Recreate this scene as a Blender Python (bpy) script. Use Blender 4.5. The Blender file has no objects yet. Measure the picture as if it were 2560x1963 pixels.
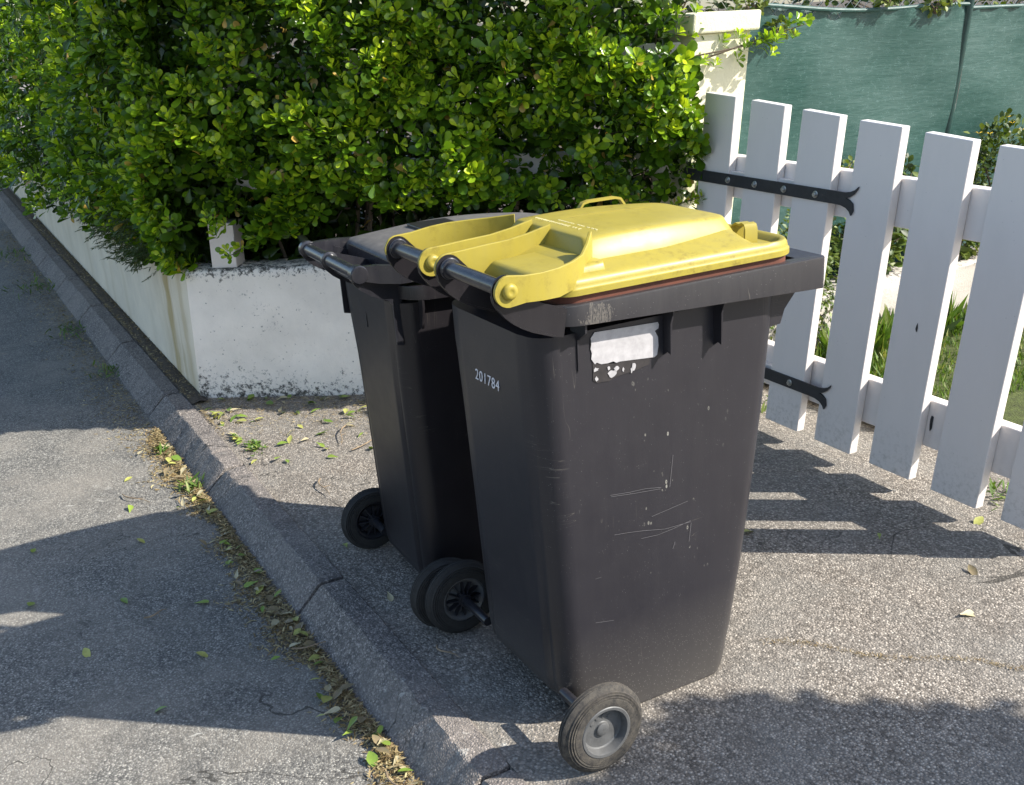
import bpy, bmesh, math, random
import numpy as np
from mathutils import Vector, Matrix, Quaternion
random.seed(7); rng = np.random.default_rng(11)
scene = bpy.context.scene
COL = scene.collection
# ------------------------------------------------------------------ camera, sky, sun, exposure
cam_d = bpy.data.cameras.new('camera'); cam = bpy.data.objects.new('camera', cam_d); COL.objects.link(cam)
CP = Vector((2.0553558, -1.0760063, 1.5843975))
r_ = (0.48307977, 0.87387778, -0.05451206); u_ = (-0.26262433, 0.20400793, 0.94308495); f_ = (-0.83526188, 0.44126907, -0.32805367)
cam.matrix_world = Matrix(((r_[0], u_[0], -f_[0], CP.x), (r_[1], u_[1], -f_[1], CP.y), (r_[2], u_[2], -f_[2], CP.z), (0, 0, 0, 1)))
cam_d.sensor_width = 36; cam_d.lens = 2757.777 / 2560 * 36; cam_d.clip_end = 500; cam_d.clip_start = .05
scene.camera = cam
SUN_TO = Vector((.87, .98, 1.0)).normalized()
world = bpy.data.worlds.new('World'); scene.world = world; world.use_nodes = True
wn = world.node_tree; sky = wn.nodes.new('ShaderNodeTexSky'); sky.sky_type = 'NISHITA'; sky.sun_disc = False
sky.sun_elevation = math.asin(SUN_TO.z); sky.sun_rotation = math.atan2(SUN_TO.x, SUN_TO.y)
bg = wn.nodes['Background']; bg.inputs['Strength'].default_value = .14; wn.links.new(sky.outputs['Color'], bg.inputs['Color'])
sl = bpy.data.lights.new('sun', 'SUN'); sl.energy = 5.0; sl.angle = math.radians(.55); sl.color = (1, .955, .87)
sun = bpy.data.objects.new('sun', sl); COL.objects.link(sun); sun.rotation_euler = (-SUN_TO).to_track_quat('-Z', 'Y').to_euler()
scene.view_settings.view_transform = 'Standard'; scene.view_settings.look = 'None'; scene.view_settings.exposure = .95

# ------------------------------------------------------------------ helpers
def tag(o, label=None, cat=None, group=None, kind=None):
    if label: o['label'] = label
    if cat: o['category'] = cat
    if group: o['group'] = group
    if kind: o['kind'] = kind
    return o
def empty(name, loc=(0, 0, 0), rz=0):
    o = bpy.data.objects.new(name, None); COL.objects.link(o); o.location = loc; o.rotation_euler = (0, 0, rz); o.empty_display_size = .1
    return o
def obj(name, bm, mat, parent=None, smooth=False, loc=None, ang=35):
    me = bpy.data.meshes.new(name)
    bmesh.ops.recalc_face_normals(bm, faces=bm.faces)
    bm.to_mesh(me); bm.free()
    return obj_me(name, me, mat, parent, smooth, loc, ang)
def obj_me(name, me, mat, parent=None, smooth=False, loc=None, ang=35):
    for m in (mat if isinstance(mat, (list, tuple)) else [mat]): me.materials.append(m)
    if smooth:
        me.shade_smooth()
        try: me.set_sharp_from_angle(angle=math.radians(ang))
        except Exception: pass
    o = bpy.data.objects.new(name, me); COL.objects.link(o)
    if loc: o.location = loc
    if parent: o.parent = parent
    return o
def copy_tree(o, parent=None):
    c = o.copy(); COL.objects.link(c)
    if parent is not None: c.parent = parent
    for ch in list(o.children): copy_tree(ch, c)
    return c
def box(bm, x0, x1, y0, y1, z0, z1, bev=0, xf=None):
    v = [bm.verts.new((x, y, z)) for z in (z0, z1) for y in (y0, y1) for x in (x0, x1)]
    fs = [bm.faces.new([v[i] for i in q]) for q in ((0, 2, 3, 1), (4, 5, 7, 6), (0, 1, 5, 4), (2, 6, 7, 3), (0, 4, 6, 2), (1, 3, 7, 5))]
    if bev:
        es = list({e for f in fs for e in f.edges})
        r = bmesh.ops.bevel(bm, geom=es, offset=bev, segments=2, affect='EDGES', profile=.5)
        v = list({w for f in r['faces'] for w in f.verts} | {w for w in v if w.is_valid})
    if xf:
        for w in v: w.co = xf(w.co)
    return v
def loft(bm, rings, cap0=True, cap1=True, closed=True):
    vs = [[bm.verts.new(p) for p in r] for r in rings]
    n = len(vs[0])
    for a, b in zip(vs, vs[1:]):
        for i in range(n if closed else n - 1):
            j = (i + 1) % n
            try: bm.faces.new((a[i], a[j], b[j], b[i]))
            except ValueError: pass
    if cap0: bm.faces.new(vs[0][::-1])
    if cap1: bm.faces.new(vs[-1])
    return vs
def rr(x0, x1, y0, y1, r, seg=8, side=10):
    """rounded rectangle outline; r = (rear-left, rear-right, front-right, front-left)"""
    if not isinstance(r, (tuple, list)): r = (r,) * 4
    cs = [(x0, y0, r[0], 180), (x1, y0, r[1], 270), (x1, y1, r[2], 0), (x0, y1, r[3], 90)]
    P = []
    sx = (1, -1, -1, 1); sy = (1, 1, -1, -1)
    for k, (cx, cy, rad, a0) in enumerate(cs):
        ox = cx + sx[k] * rad; oy = cy + sy[k] * rad
        for i in range(seg + 1):
            a = math.radians(a0 + 90 * i / seg); P.append((ox + rad * math.cos(a), oy + rad * math.sin(a)))
        # points along the next side
        k2 = (k + 1) % 4; cx2, cy2, rad2, a2 = cs[k2]; a = math.radians(a2)
        q = (cx2 + sx[k2] * rad2 + rad2 * math.cos(a), cy2 + sy[k2] * rad2 + rad2 * math.sin(a)); p = P[-1]
        for i in range(1, side): P.append((p[0] + (q[0] - p[0]) * i / side, p[1] + (q[1] - p[1]) * i / side))
    return P
def tube(bm, pts, rad, seg=10, cap=True):
    pts = [Vector(p) for p in pts]; rings = []
    rads = rad if isinstance(rad, (list, tuple)) else [rad] * len(pts)
    ref = Vector((0, 0, 1))
    for i, p in enumerate(pts):
        t = (pts[min(i + 1, len(pts) - 1)] - pts[max(i - 1, 0)]).normalized()
        if abs(t.dot(ref)) > .95: ref = Vector((1, 0, 0))
        a = t.cross(ref).normalized(); b = t.cross(a)
        rings.append([p + (a * math.cos(k * math.tau / seg) + b * math.sin(k * math.tau / seg)) * rads[i] for k in range(seg)])
    loft(bm, rings, cap, cap)
def lathe_x(bm, prof, cx, cy, cz, seg=48, closed=False):
    """prof: list of (x offset, radius) revolved round the x axis"""
    rings = [[(cx + dx, cy + r * math.cos(k * math.tau / seg), cz + r * math.sin(k * math.tau / seg)) for k in range(seg)] for dx, r in prof]
    if closed: rings.append(rings[0])
    loft(bm, rings, not closed, not closed)
    if closed: bmesh.ops.remove_doubles(bm, verts=bm.verts, dist=1e-6)
def prism_x(bm, poly, x0, x1):
    """poly in (y,z) extruded along x"""
    a = [bm.verts.new((x0, y, z)) for y, z in poly]; b = [bm.verts.new((x1, y, z)) for y, z in poly]; n = len(poly)
    bm.faces.new(a[::-1]); bm.faces.new(b)
    for i in range(n): bm.faces.new((a[i], a[(i + 1) % n], b[(i + 1) % n], b[i]))
def prism_y(bm, poly, y0, y1):
    a = [bm.verts.new((x, y0, z)) for x, z in poly]; b = [bm.verts.new((x, y1, z)) for x, z in poly]; n = len(poly)
    bm.faces.new(a[::-1]); bm.faces.new(b)
    for i in range(n): bm.faces.new((a[i], a[(i + 1) % n], b[(i + 1) % n], b[i]))
LEAN = .136
def lean(p): return Vector((p[0] + LEAN * p[2], p[1], p[2]))

# ------------------------------------------------------------------ materials
class MAT:
    def __init__(s, name, rough=.6, base=(.5, .5, .5), spec=.5):
        s.m = bpy.data.materials.new(name); s.m.use_nodes = True; s.t = s.m.node_tree; s.b = s.t.nodes['Principled BSDF']
        s.b.inputs['Roughness'].default_value = rough; s.b.inputs['Base Color'].default_value = (*base, 1)
        s.b.inputs['Specular IOR Level'].default_value = spec
        s.tc = s.t.nodes.new('ShaderNodeTexCoord')
    def n(s, typ, **kw):
        nd = s.t.nodes.new(typ)
        for k, v in kw.items():
            if k in nd.inputs.keys() if hasattr(nd.inputs, 'keys') else False: nd.inputs[k].default_value = v
            else: setattr(nd, k, v)
        return nd
    def l(s, a, b): s.t.links.new(a, b)
    def vec(s, scale=(1, 1, 1), rot=(0, 0, 0), loc=(0, 0, 0)):
        mp = s.n('ShaderNodeMapping'); mp.inputs['Scale'].default_value = scale; mp.inputs['Rotation'].default_value = rot; mp.inputs['Location'].default_value = loc
        s.l(s.tc.outputs['Object'], mp.inputs['Vector']); return mp.outputs['Vector']
    def noise(s, scale, detail=4, rough=.55, v=None, dist=0):
        nd = s.n('ShaderNodeTexNoise'); nd.inputs['Scale'].default_value = scale; nd.inputs['Detail'].default_value = detail
        nd.inputs['Roughness'].default_value = rough; nd.inputs['Distortion'].default_value = dist
        s.l(v if v is not None else s.tc.outputs['Object'], nd.inputs['Vector']); return nd.outputs['Fac']
    def voro(s, scale, out='Distance', feature='F1', v=None, rand=1):
        nd = s.n('ShaderNodeTexVoronoi'); nd.feature = feature; nd.inputs['Scale'].default_value = scale; nd.inputs['Randomness'].default_value = rand
        s.l(v if v is not None else s.tc.outputs['Object'], nd.inputs['Vector']); return nd.outputs[out]
    def ramp(s, fac, stops, interp='LINEAR'):
        nd = s.n('ShaderNodeValToRGB'); nd.color_ramp.interpolation = interp; e = nd.color_ramp.elements
        while len(e) > 1: e.remove(e[-1])
        for i, (p, c) in enumerate(stops):
            c = (c, c, c) if isinstance(c, (int, float)) else c
            k = e[0] if i == 0 else e.new(p)
            k.position = p; k.color = (*c, 1)
        s.l(fac, nd.inputs['Fac']); return nd.outputs['Color']
    def mix(s, fac, a, b, mode='MIX'):
        nd = s.n('ShaderNodeMix'); nd.data_type = 'RGBA'; nd.blend_type = mode
        for sock, val in ((nd.inputs[0], fac), (nd.inputs[6], a), (nd.inputs[7], b)):
            if isinstance(val, (int, float)): sock.default_value = val
            elif isinstance(val, tuple): sock.default_value = (*val, 1)
            else: s.l(val, sock)
        return nd.outputs[2]
    def math(s, op, a, b=0, c=0):
        nd = s.n('ShaderNodeMath'); nd.operation = op
        for i, val in enumerate((a, b, c)):
            if isinstance(val, (int, float)): nd.inputs[i].default_value = val
            else: s.l(val, nd.inputs[i])
        return nd.outputs[0]
    def sep(s):
        nd = s.n('ShaderNodeSeparateXYZ'); s.l(s.tc.outputs['Object'], nd.inputs[0]); return nd.outputs
    def color(s, c): s.l(c, s.b.inputs['Base Color'])
    def rough(s, c): s.l(c, s.b.inputs['Roughness'])
    def bump(s, h, strength=.5, dist=.01, prev=None):
        nd = s.n('ShaderNodeBump'); nd.inputs['Strength'].default_value = strength; nd.inputs['Distance'].default_value = dist
        s.l(h, nd.inputs['Height'])
        if prev is not None: s.l(prev, nd.inputs['Normal'])
        s.l(nd.outputs['Normal'], s.b.inputs['Normal']); return nd.outputs['Normal']
    def window(s, v, a, b, soft):
        """1 where a<v<b with soft edges"""
        r1 = s.n('ShaderNodeMapRange'); r1.inputs['From Min'].default_value = a - soft; r1.inputs['From Max'].default_value = a + soft; s.l(v, r1.inputs['Value'])
        r2 = s.n('ShaderNodeMapRange'); r2.inputs['From Min'].default_value = b + soft; r2.inputs['From Max'].default_value = b - soft; s.l(v, r2.inputs['Value'])
        return s.math('MULTIPLY', r1.outputs[0], r2.outputs[0])

def plastic(name, base, rough=.4, scr=.5, dust=(.22, .2, .18), dustamt=.12, wear=True, zone=None, grime=None, drips=False, spec=.22):
    M = MAT(name, rough, base, spec)
    big = M.noise(3.5, 5, .6)
    c = M.mix(M.ramp(big, [(.35, 0), (.7, 1)]), base, tuple(v * 1.12 + .001 for v in base))
    # dust film, streaked vertically
    st = M.noise(9, 6, .65, v=M.vec((5, 5, .7)))
    c = M.mix(M.math('MULTIPLY', M.ramp(st, [(.42, 0), (.75, 1)]), dustamt), c, dust)
    # speckles
    sp = M.ramp(M.voro(150), [(.0, 1), (.08, 1), (.12, 0)])
    sel = M.ramp(M.noise(28, 2), [(.5, 0), (.62, 1)])
    spk = M.math('MULTIPLY', sp, sel)
    c = M.mix(M.math('MULTIPLY', spk, .5 * scr), c, (.38, .36, .34))
    # scratches: thin level lines of strongly stretched noise in two directions
    tot = None
    for (sc, rot, w) in (((30, 30, 2.2), (.12, .08, .2), .0035), ((3, 3.5, 60), (.25, .15, .5), .003)):
        n1 = M.noise(1, 2, .5, v=M.vec(sc, rot), dist=.4)
        ln = M.math('LESS_THAN', M.math('ABSOLUTE', M.math('SUBTRACT', n1, .5)), w)
        msk = M.ramp(M.noise(5.5, 2, v=M.vec(loc=(sc[0], 3, 1))), [(.63, 0), (.69, 1)])
        ln = M.math('MULTIPLY', ln, msk)
        tot = ln if tot is None else M.math('MAXIMUM', tot, ln)
    if zone is not None:
        xyz = M.sep()
        z = M.math('MULTIPLY', M.window(xyz[1], zone[0], zone[1], .05), M.window(xyz[2], zone[2], zone[3], .02))
        z = M.math('MULTIPLY', z, M.math('GREATER_THAN', xyz[0], .1))
        for rot in ((.2, .4, .1), (.9, .1, .2), (-.6, .2, .3)):
            n2 = M.noise(1, 2, .5, v=M.vec((110, 240, 34), rot), dist=.3)
            ln = M.math('MULTIPLY', M.math('LESS_THAN', M.math('ABSOLUTE', M.math('SUBTRACT', n2, .5)), M.math('MULTIPLY', M.noise(45, 3), .05)), M.math('GREATER_THAN', M.math('MULTIPLY', z, M.noise(60, 4, .7)), .36))
            tot = M.math('MAXIMUM', tot, M.math('MULTIPLY', ln, .9))
    c = M.mix(M.math('MULTIPLY', tot, scr * .40), c, (.24, .215, .18))
    if drips:
        xyz = M.sep(); z = M.math('MULTIPLY', M.window(xyz[1], .2, .40, .07), M.window(xyz[2], .32, .84, .05))
        z = M.math('MULTIPLY', z, M.math('GREATER_THAN', xyz[0], .1))
        d1 = M.ramp(M.voro(1, v=M.vec((95, 95, 48))), [(0, 0), (.08, 0), (.12, 1), (.22, 1), (.27, 0)])
        s1 = M.ramp(M.noise(24, 1), [(.63, 0), (.70, 1)])
        c = M.mix(M.math('MULTIPLY', M.math('MULTIPLY', d1, s1), M.math('MULTIPLY', z, .7)), c, (.30, .29, .25))
        # base splashed with pale grit
        z2 = M.window(xyz[2], -.1, .14, .12)
        g = M.ramp(M.voro(160), [(0, 1), (.14, 1), (.2, 0)])
        c = M.mix(M.math('MULTIPLY', M.math('MULTIPLY', g, z2), .35), c, (.4, .38, .34))
        c = M.mix(M.math('MULTIPLY', z2, .22), c, (.17, .155, .13))
    if grime:
        g = M.ramp(M.noise(38, 7, .75), [(.50, 0), (.66, 1)]); g2 = M.ramp(M.noise(6, 3), [(.42, 0), (.66, 1)])
        c = M.mix(M.math('MULTIPLY', M.math('MULTIPLY', g, g2), .65), c, grime)
    M.color(c)
    M.rough(M.ramp(M.noise(14, 5, .6), [(.3, max(rough - .02, .05)), (.7, rough + .06)]))
    M.bump(M.noise(260, 3, .6), .12, .001)
    return M.m
PL_BODY = plastic('dark grey bin plastic', (.021, .0195, .023), .33, .7, drips=True, dustamt=.015, spec=.36)
PL_RIM = plastic('scuffed rim plastic', (.027, .0255, .028), .36, 1.0, zone=(.02, .13, .965, 1.03), dustamt=.05, spec=.3)
PL_TUBE = plastic('black handle plastic', (.016, .016, .02), .22, .3, dustamt=.08, spec=.5)
PL_BODY2 = plastic('charcoal bin plastic', (.013, .0115, .0135), .32, .4, dustamt=.015, spec=.36)
PL_LID2 = plastic('faded grey lid plastic', (.095, .09, .085), .5, .8, dustamt=.35)
PL_YEL = plastic('yellow lid plastic', (.295, .237, .036), .38, .3, spec=.3, dust=(.25, .215, .07), dustamt=.25, grime=(.12, .085, .02))
PL_TUBE2 = plastic('black bin fitting plastic', (.014, .014, .018), .28, .4, dustamt=.05, spec=.5)
def simple(name, base, rough=.6, vary=.25, scale=12, bump=.2, bscale=80, metal=0, spec=.5):
    M = MAT(name, rough, base, spec); M.b.inputs['Metallic'].default_value = metal
    c = M.mix(M.ramp(M.noise(scale, 5, .6), [(.3, 0), (.7, 1)]), tuple(v * (1 - vary) for v in base), tuple(min(v * (1 + vary), 1) for v in base))
    M.color(c); M.bump(M.noise(bscale, 4, .6), bump, .003); return M.m
RUBBER = simple('worn tyre rubber', (.018, .017, .016), .8, .4, 60, .5, 300)
RUST = simple('rust red lid underside', (.10, .028, .014), .7, .3)
HUBGREY = simple('grey hub plastic', (.085, .085, .085), .5, .2, 40, .15, 200)
IRON = simple('black painted iron', (.020, .022, .026), .5, .3, 40, .3, 150)
STEEL = simple('zinc bolt', (.42, .42, .40), .35, .2, 200, .1, 300, metal=.8)
def m_tyre():
    M = MAT('dusty tyre rubber', .85, (.04, .04, .04))
    n = M.noise(70, 6, .7)
    c = M.mix(M.ramp(n, [(.35, 0), (.65, 1)]), (.022, .020, .019), (.075, .065, .052)); M.color(c)
    M.bump(M.noise(400, 4, .7), .5, .002); return M.m
TYRE = m_tyre()
def m_white_pvc():
    M = MAT('white pvc', .38, (.76, .70, .66))
    d = M.ramp(M.noise(6, 6, .65, v=M.vec((1, 1, .35))), [(.45, 0), (.8, 1)])
    c = M.mix(M.math('MULTIPLY', d, .22), (.76, .70, .66), (.5, .48, .44))
    sp = M.math('MULTIPLY', M.ramp(M.voro(60), [(0, 1), (.05, 1), (.07, 0)]), M.ramp(M.noise(14, 1), [(.6, 0), (.63, 1)]))
    c = M.mix(M.math('MULTIPLY', sp, .7), c, (.1, .09, .07))
    # splashed feet
    z = M.window(M.sep()[2], -.2, .1, .09); g = M.ramp(M.noise(55, 6, .75), [(.48, 0), (.7, 1)])
    c = M.mix(M.math('MULTIPLY', M.math('MULTIPLY', z, g), .55), c, (.25, .22, .16))
    M.color(c); M.bump(M.noise(40, 2), .04, .002); return M.m
PVC = m_white_pvc()
def m_render(name, base, stain, topdark=None, streak=True, mould=True, zr=(.0, .6)):
    M = MAT(name, .85, base, .3)
    c = M.mix(M.ramp(M.noise(4, 6, .65), [(.3, 0), (.75, 1)]), base, tuple(v * .8 for v in base))
    xyz = M.sep()
    if streak:
        s1 = M.ramp(M.noise(1.3, 3, .55, v=M.vec((3, 1, .5))), [(.47, 0), (.8, 1)])
        c = M.mix(M.math('MULTIPLY', s1, .4), c, stain)
        edge_ = M.math('MULTIPLY', M.window(xyz[0], -3.30, -2.93, .13), M.ramp(M.noise(1, 4, .6, v=M.vec((7, 1, .8))), [(.40, 0), (.62, 1)])); c = M.mix(M.math('MULTIPLY', edge_, .9), c, (.36, .25, .06))
    if mould:
        # black algae spots, thick near the foot and under the coping
        low = M.n('ShaderNodeMapRange'); low.inputs['From Min'].default_value = .2; low.inputs['From Max'].default_value = .0; M.l(xyz[2], low.inputs['Value'])
        top = M.n('ShaderNodeMapRange'); top.inputs['From Min'].default_value = zr[1] - .06; top.inputs['From Max'].default_value = zr[1]; M.l(xyz[2], top.inputs['Value'])
        nn = M.noise(42, 8, .8); big = M.noise(3.3, 3, .6)
        f = M.math('ADD', M.math('ADD', nn, M.math('MULTIPLY', low.outputs[0], .15)), M.math('ADD', M.math('MULTIPLY', top.outputs[0], .14), M.math('MULTIPLY', big, .30)))
        f = M.math('SUBTRACT', f, .14)
        c = M.mix(M.ramp(f, [(.63, 0), (.70, .85), (.8, 1)]), c, (.035, .034, .028))
        pit = M.math('MULTIPLY', M.ramp(M.voro(38), [(0, 1), (.09, 1), (.14, 0)]), M.ramp(M.noise(9, 2), [(.5, 0), (.58, 1)]))
        c = M.mix(M.math('MULTIPLY', pit, .75), c, (.05, .05, .045))
    M.color(c); M.bump(M.noise(60, 8, .75), .55, .006); return M.m
WALL_W = m_render('weathered white render', (.93, .86, .77), (.50, .44, .34), zr=(0, .6), streak=False)
WALL_C = m_render('stained cream render', (.80, .71, .56), (.44, .35, .18), mould=False)
WALL_L = m_render('old whitewash', (.52, .48, .43), (.45, .33, .24), zr=(0, .33))
def m_pebble(name, dark, a, b, c3, sc=150, bs=.9, patch=(.20, .19, .17), bd=.004):
    M = MAT(name, .8, a, .4)
    v = M.voro(sc, 'Color'); d = M.voro(sc, 'Distance')
    sp = M.n('ShaderNodeSeparateColor'); M.l(v, sp.inputs[0])
    c = M.ramp(sp.outputs[0], [(0, dark), (.2, a), (.5, b), (.82, c3), (1, tuple(min(1, q * 1.5) for q in c3))])
    edge = M.ramp(d, [(.28, 0), (.62, 1)])
    c = M.mix(M.math('MULTIPLY', edge, .55), c, tuple(q * .35 for q in dark))
    p = M.ramp(M.noise(2.1, 6, .65), [(.42, 0), (.62, 1)])
    c = M.mix(M.math('MULTIPLY', p, .5), c, patch)
    v2 = M.voro(sc * .42, 'Color', v=M.vec((1, 1, 1), (0, 0, .7))); d2 = M.voro(sc * .42, 'Distance', v=M.vec((1, 1, 1), (0, 0, .7))); s2 = M.n('ShaderNodeSeparateColor'); M.l(v2, s2.inputs[0])
    big = M.math('MULTIPLY', M.math('GREATER_THAN', s2.outputs[0], .80), M.ramp(d2, [(.30, 1), (.42, 0)]))
    c = M.mix(M.math('MULTIPLY', big, .55), c, M.ramp(s2.outputs[1], [(0, dark), (.4, b), (1, tuple(min(1, q * 1.05) for q in c3))]))
    dk = M.math('MULTIPLY', M.ramp(M.noise(7, 5, .7, dist=.6), [(.52, 0), (.70, 1)]), .45)
    c = M.mix(dk, c, tuple(q * .9 for q in dark))
    ck = M.math('MULTIPLY', M.math('LESS_THAN', M.math('ABSOLUTE', M.math('SUBTRACT', M.noise(1.3, 5, .55, dist=.8), .5)), .0022), M.ramp(M.noise(.9, 1, v=M.vec(loc=(4, 2, 0))), [(.5, 0), (.55, 1)]))
    c = M.mix(M.math('MULTIPLY', ck, .75), c, (.03, .027, .022))
    lich = M.math('MULTIPLY', M.ramp(M.noise(26, 6, .7, dist=.4), [(.6, 0), (.67, 1)]), M.ramp(M.noise(1.7, 2), [(.5, 0), (.6, 1)]))
    c = M.mix(M.math('MULTIPLY', lich, .45), c, (.62, .60, .54))
    M.color(c)
    h = M.math('ADD', M.math('MULTIPLY', M.ramp(d, [(0, 1), (.6, 0)]), .8), M.math('MULTIPLY', sp.outputs[1], .55))
    n0 = M.bump(h, bs, bd)
    n1 = M.bump(M.noise(5, 5, .6), .25, .02, n0)
    return M.m
PAVE = m_pebble('exposed aggregate concrete', (.11, .094, .078), (.20, .172, .142), (.295, .255, .214), (.39, .345, .292), 150, .7)
ROAD = m_pebble('worn asphalt', (.085, .081, .075), (.15, .143, .130), (.21, .20, .18), (.31, .293, .258), 185, .6, (.265, .238, .20), .003)
KERB = m_pebble('weathered kerb concrete', (.085, .075, .07), (.165, .148, .135), (.22, .195, .175), (.32, .28, .25), 170, .8, (.245, .213, .187), .003)
def m_soil():
    M = MAT('dry soil', .95, (.1, .08, .06)); c = M.ramp(M.noise(60, 8, .75), [(.3, (.025, .02, .016)), (.55, (.085, .065, .045)), (.75, (.2, .16, .11))])
    M.color(c); M.bump(M.noise(90, 8, .8), 1, .01); return M.m
SOIL = m_soil()
def m_lawn():
    M = MAT('lawn ground', .95, (.1, .1, .03)); c = M.ramp(M.noise(30, 8, .7), [(.3, (.05, .055, .015)), (.6, (.11, .14, .03)), (.8, (.22, .2, .09))])
    M.color(c); M.bump(M.noise(90, 8, .8), 1, .02); return M.m
LAWN = m_lawn()
def m_leaf(name, stops, trans=.35, rough=.28, spec=.5):
    """per-leaf tint from the 'tint' attribute, thin translucent leaf"""
    M = MAT(name, rough, (.1, .2, .02), spec)
    at = M.n('ShaderNodeAttribute'); at.attribute_name = 'tint'
    c = M.ramp(at.outputs['Fac'], stops)
    c = M.mix(M.math('MULTIPLY', M.ramp(M.noise(70, 3), [(.35, 0), (.75, 1)]), .3), c, (.10, .13, .015))
    M.color(c)
    tr = M.n('ShaderNodeBsdfTranslucent'); M.l(M.mix(1.0, c, (1.0, 1.0, .45), 'MULTIPLY'), tr.inputs['Color'])
    ms = M.n('ShaderNodeMixShader'); ms.inputs[0].default_value = trans
    M.l(M.b.outputs[0], ms.inputs[1]); M.l(tr.outputs[0], ms.inputs[2]); M.l(ms.outputs[0], M.t.nodes['Material Output'].inputs['Surface'])
    return M.m
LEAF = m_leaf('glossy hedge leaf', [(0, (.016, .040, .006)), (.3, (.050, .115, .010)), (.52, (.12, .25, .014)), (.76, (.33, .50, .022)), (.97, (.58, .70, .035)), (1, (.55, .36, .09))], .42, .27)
LEAF2 = m_leaf('garden shrub leaf', [(0, (.02, .04, .008)), (.5, (.07, .12, .02)), (1, (.2, .24, .05))], .3, .5)
CONIF = m_leaf('conifer spray', [(0, (.03, .055, .015)), (1, (.10, .13, .03))], .15, .6)
GRASS = m_leaf('grass blade', [(0, (.05, .10, .015)), (.6, (.12, .22, .03)), (1, (.38, .36, .14))], .3, .5)
DEAD = m_leaf('fallen leaf', [(0, (.22, .16, .09)), (.3, (.5, .42, .28)), (.5, (.42, .42, .12)), (.75, (.22, .32, .05)), (1, (.11, .19, .03))], .15, .4)
NEEDLE = m_leaf('dry litter', [(0, (.09, .055, .025)), (.5, (.28, .19, .09)), (1, (.5, .41, .22))], .1, .7)
PETAL = simple('yellow petal', (.75, .5, .03), .6)
BARK = simple('grey brown bark', (.10, .075, .05), .85, .4, 40, .6, 90)
BARK_L = simple('twig', (.22, .16, .10), .8, .4, 40, .6, 90)

# ------------------------------------------------------------------ ground, kerb, road
def sheet(name, x0, x1, y0, y1, z, mat, nx=1, ny=1):
    bm = bmesh.new()
    vs = [[bm.verts.new((x0 + (x1 - x0) * i / nx, y0 + (y1 - y0) * j / ny, z)) for i in range(nx + 1)] for j in range(ny + 1)]
    for j in range(ny):
        for i in range(nx): bm.faces.new((vs[j][i], vs[j][i + 1], vs[j + 1][i + 1], vs[j + 1][i]))
    return tag(obj(name, bm, mat), kind='structure')
sheet('ground', -150, 150, -150, 150, -.16, SOIL)
sheet('road', -60, 40, -8, -.300, -.080, ROAD)
bm = bmesh.new(); box(bm, -60, 40, -.167, 12, -.15, 0)
tag(obj('pavement', bm, PAVE), kind='structure')
# kerb stones, one metre each with open joints
def kerb_stone(x0, x1, seed):
    rn = random.Random(seed); bm = bmesh.new()
    prof = [(-.168, -.15), (-.168, .003), (-.172, .007), (-.205, .008), (-.240, .007), (-.246, .003), (-.272, -.022), (-.305, -.054), (-.330, -.080), (-.338, -.15)]
    N = 60; rings = []
    chips = [(rn.uniform(x0, x1), rn.randint(3, 7), rn.uniform(.01, .03), rn.uniform(.003, .009)) for _ in range(9)]
    for i in range(N + 1):
        x = x0 + (x1 - x0) * i / N; e = min(i, N - i); k = 1
        rings.append([(x, y + (rn.uniform(-.0022, .0022) if 1 < q < 8 else 0), (z - (.008 if e == 0 and 1 <= q < 9 else .002 if e == 1 and 1 <= q < 9 else 0)) + (rn.uniform(-.0014, .0014) if 1 < q < 9 else 0) - sum(d * max(0, 1 - abs(x - cx) / w) for cx, cq, w, d in chips if abs(cq - q) <= 1)) for q, (y, z) in enumerate(prof)])
    loft(bm, rings)
    return obj('kerb_stone', bm, KERB, smooth=True, ang=16)
KX = [-14, -13, -12, -11, -10, -9, -8, -7, -6, -5, -3.99, -2.93, -1.88, -.815, .23, 1.3, 2.4]
ktext = ['pale kerb stone with a clean joint by the front wheels of the bins', 'kerb stone']
kroot = empty('kerb'); tag(kroot, kind='structure')
for i, (a, b) in enumerate(zip(KX, KX[1:])):
    k = kerb_stone(a + .008, b - .008, i); k.parent = kroot
bm = bmesh.new(); box(bm, -14, 2.4, -.31, -.175, -.16, -.09); obj('joint_filler', bm, SOIL, kroot)
# soil strip between kerb and the street wall
def bumpy(name, pts_fn, nx, ny, mat, kind='structure'):
    bm = bmesh.new(); vs = [[bm.verts.new(pts_fn(i / nx, j / ny)) for i in range(nx + 1)] for j in range(ny + 1)]
    for j in range(ny):
        for i in range(nx): bm.faces.new((vs[j][i], vs[j][i + 1], vs[j + 1][i + 1], vs[j + 1][i]))
    return tag(obj(name, bm, mat, smooth=True), kind=kind)
bumpy('soil_strip', lambda u, v: (-14 + 11.3 * u, -.168 + .075 * v, .006 + .008 * math.sin(v * math.pi) + random.uniform(0, .006)), 500, 4, SOIL)
bumpy('lawn', lambda u, v: (-1.5 + .95 * u + .12 * math.sin(v * 31) * u, 1.95 + 8 * v, .006 + .02 * math.sin(u * math.pi) + random.uniform(0, .008)), 24, 120, LAWN)
bm = bmesh.new(); bm.faces.new([bm.verts.new(p) for p in ((-14, .08, .012), (-2.92, .08, .012), (-1.9, 1.62, .012), (-1.72, 2.0, .012), (-1.72, 11, .012), (-14, 11, .012))]); tag(obj('garden_soil', bm, SOIL), kind='structure')

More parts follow.
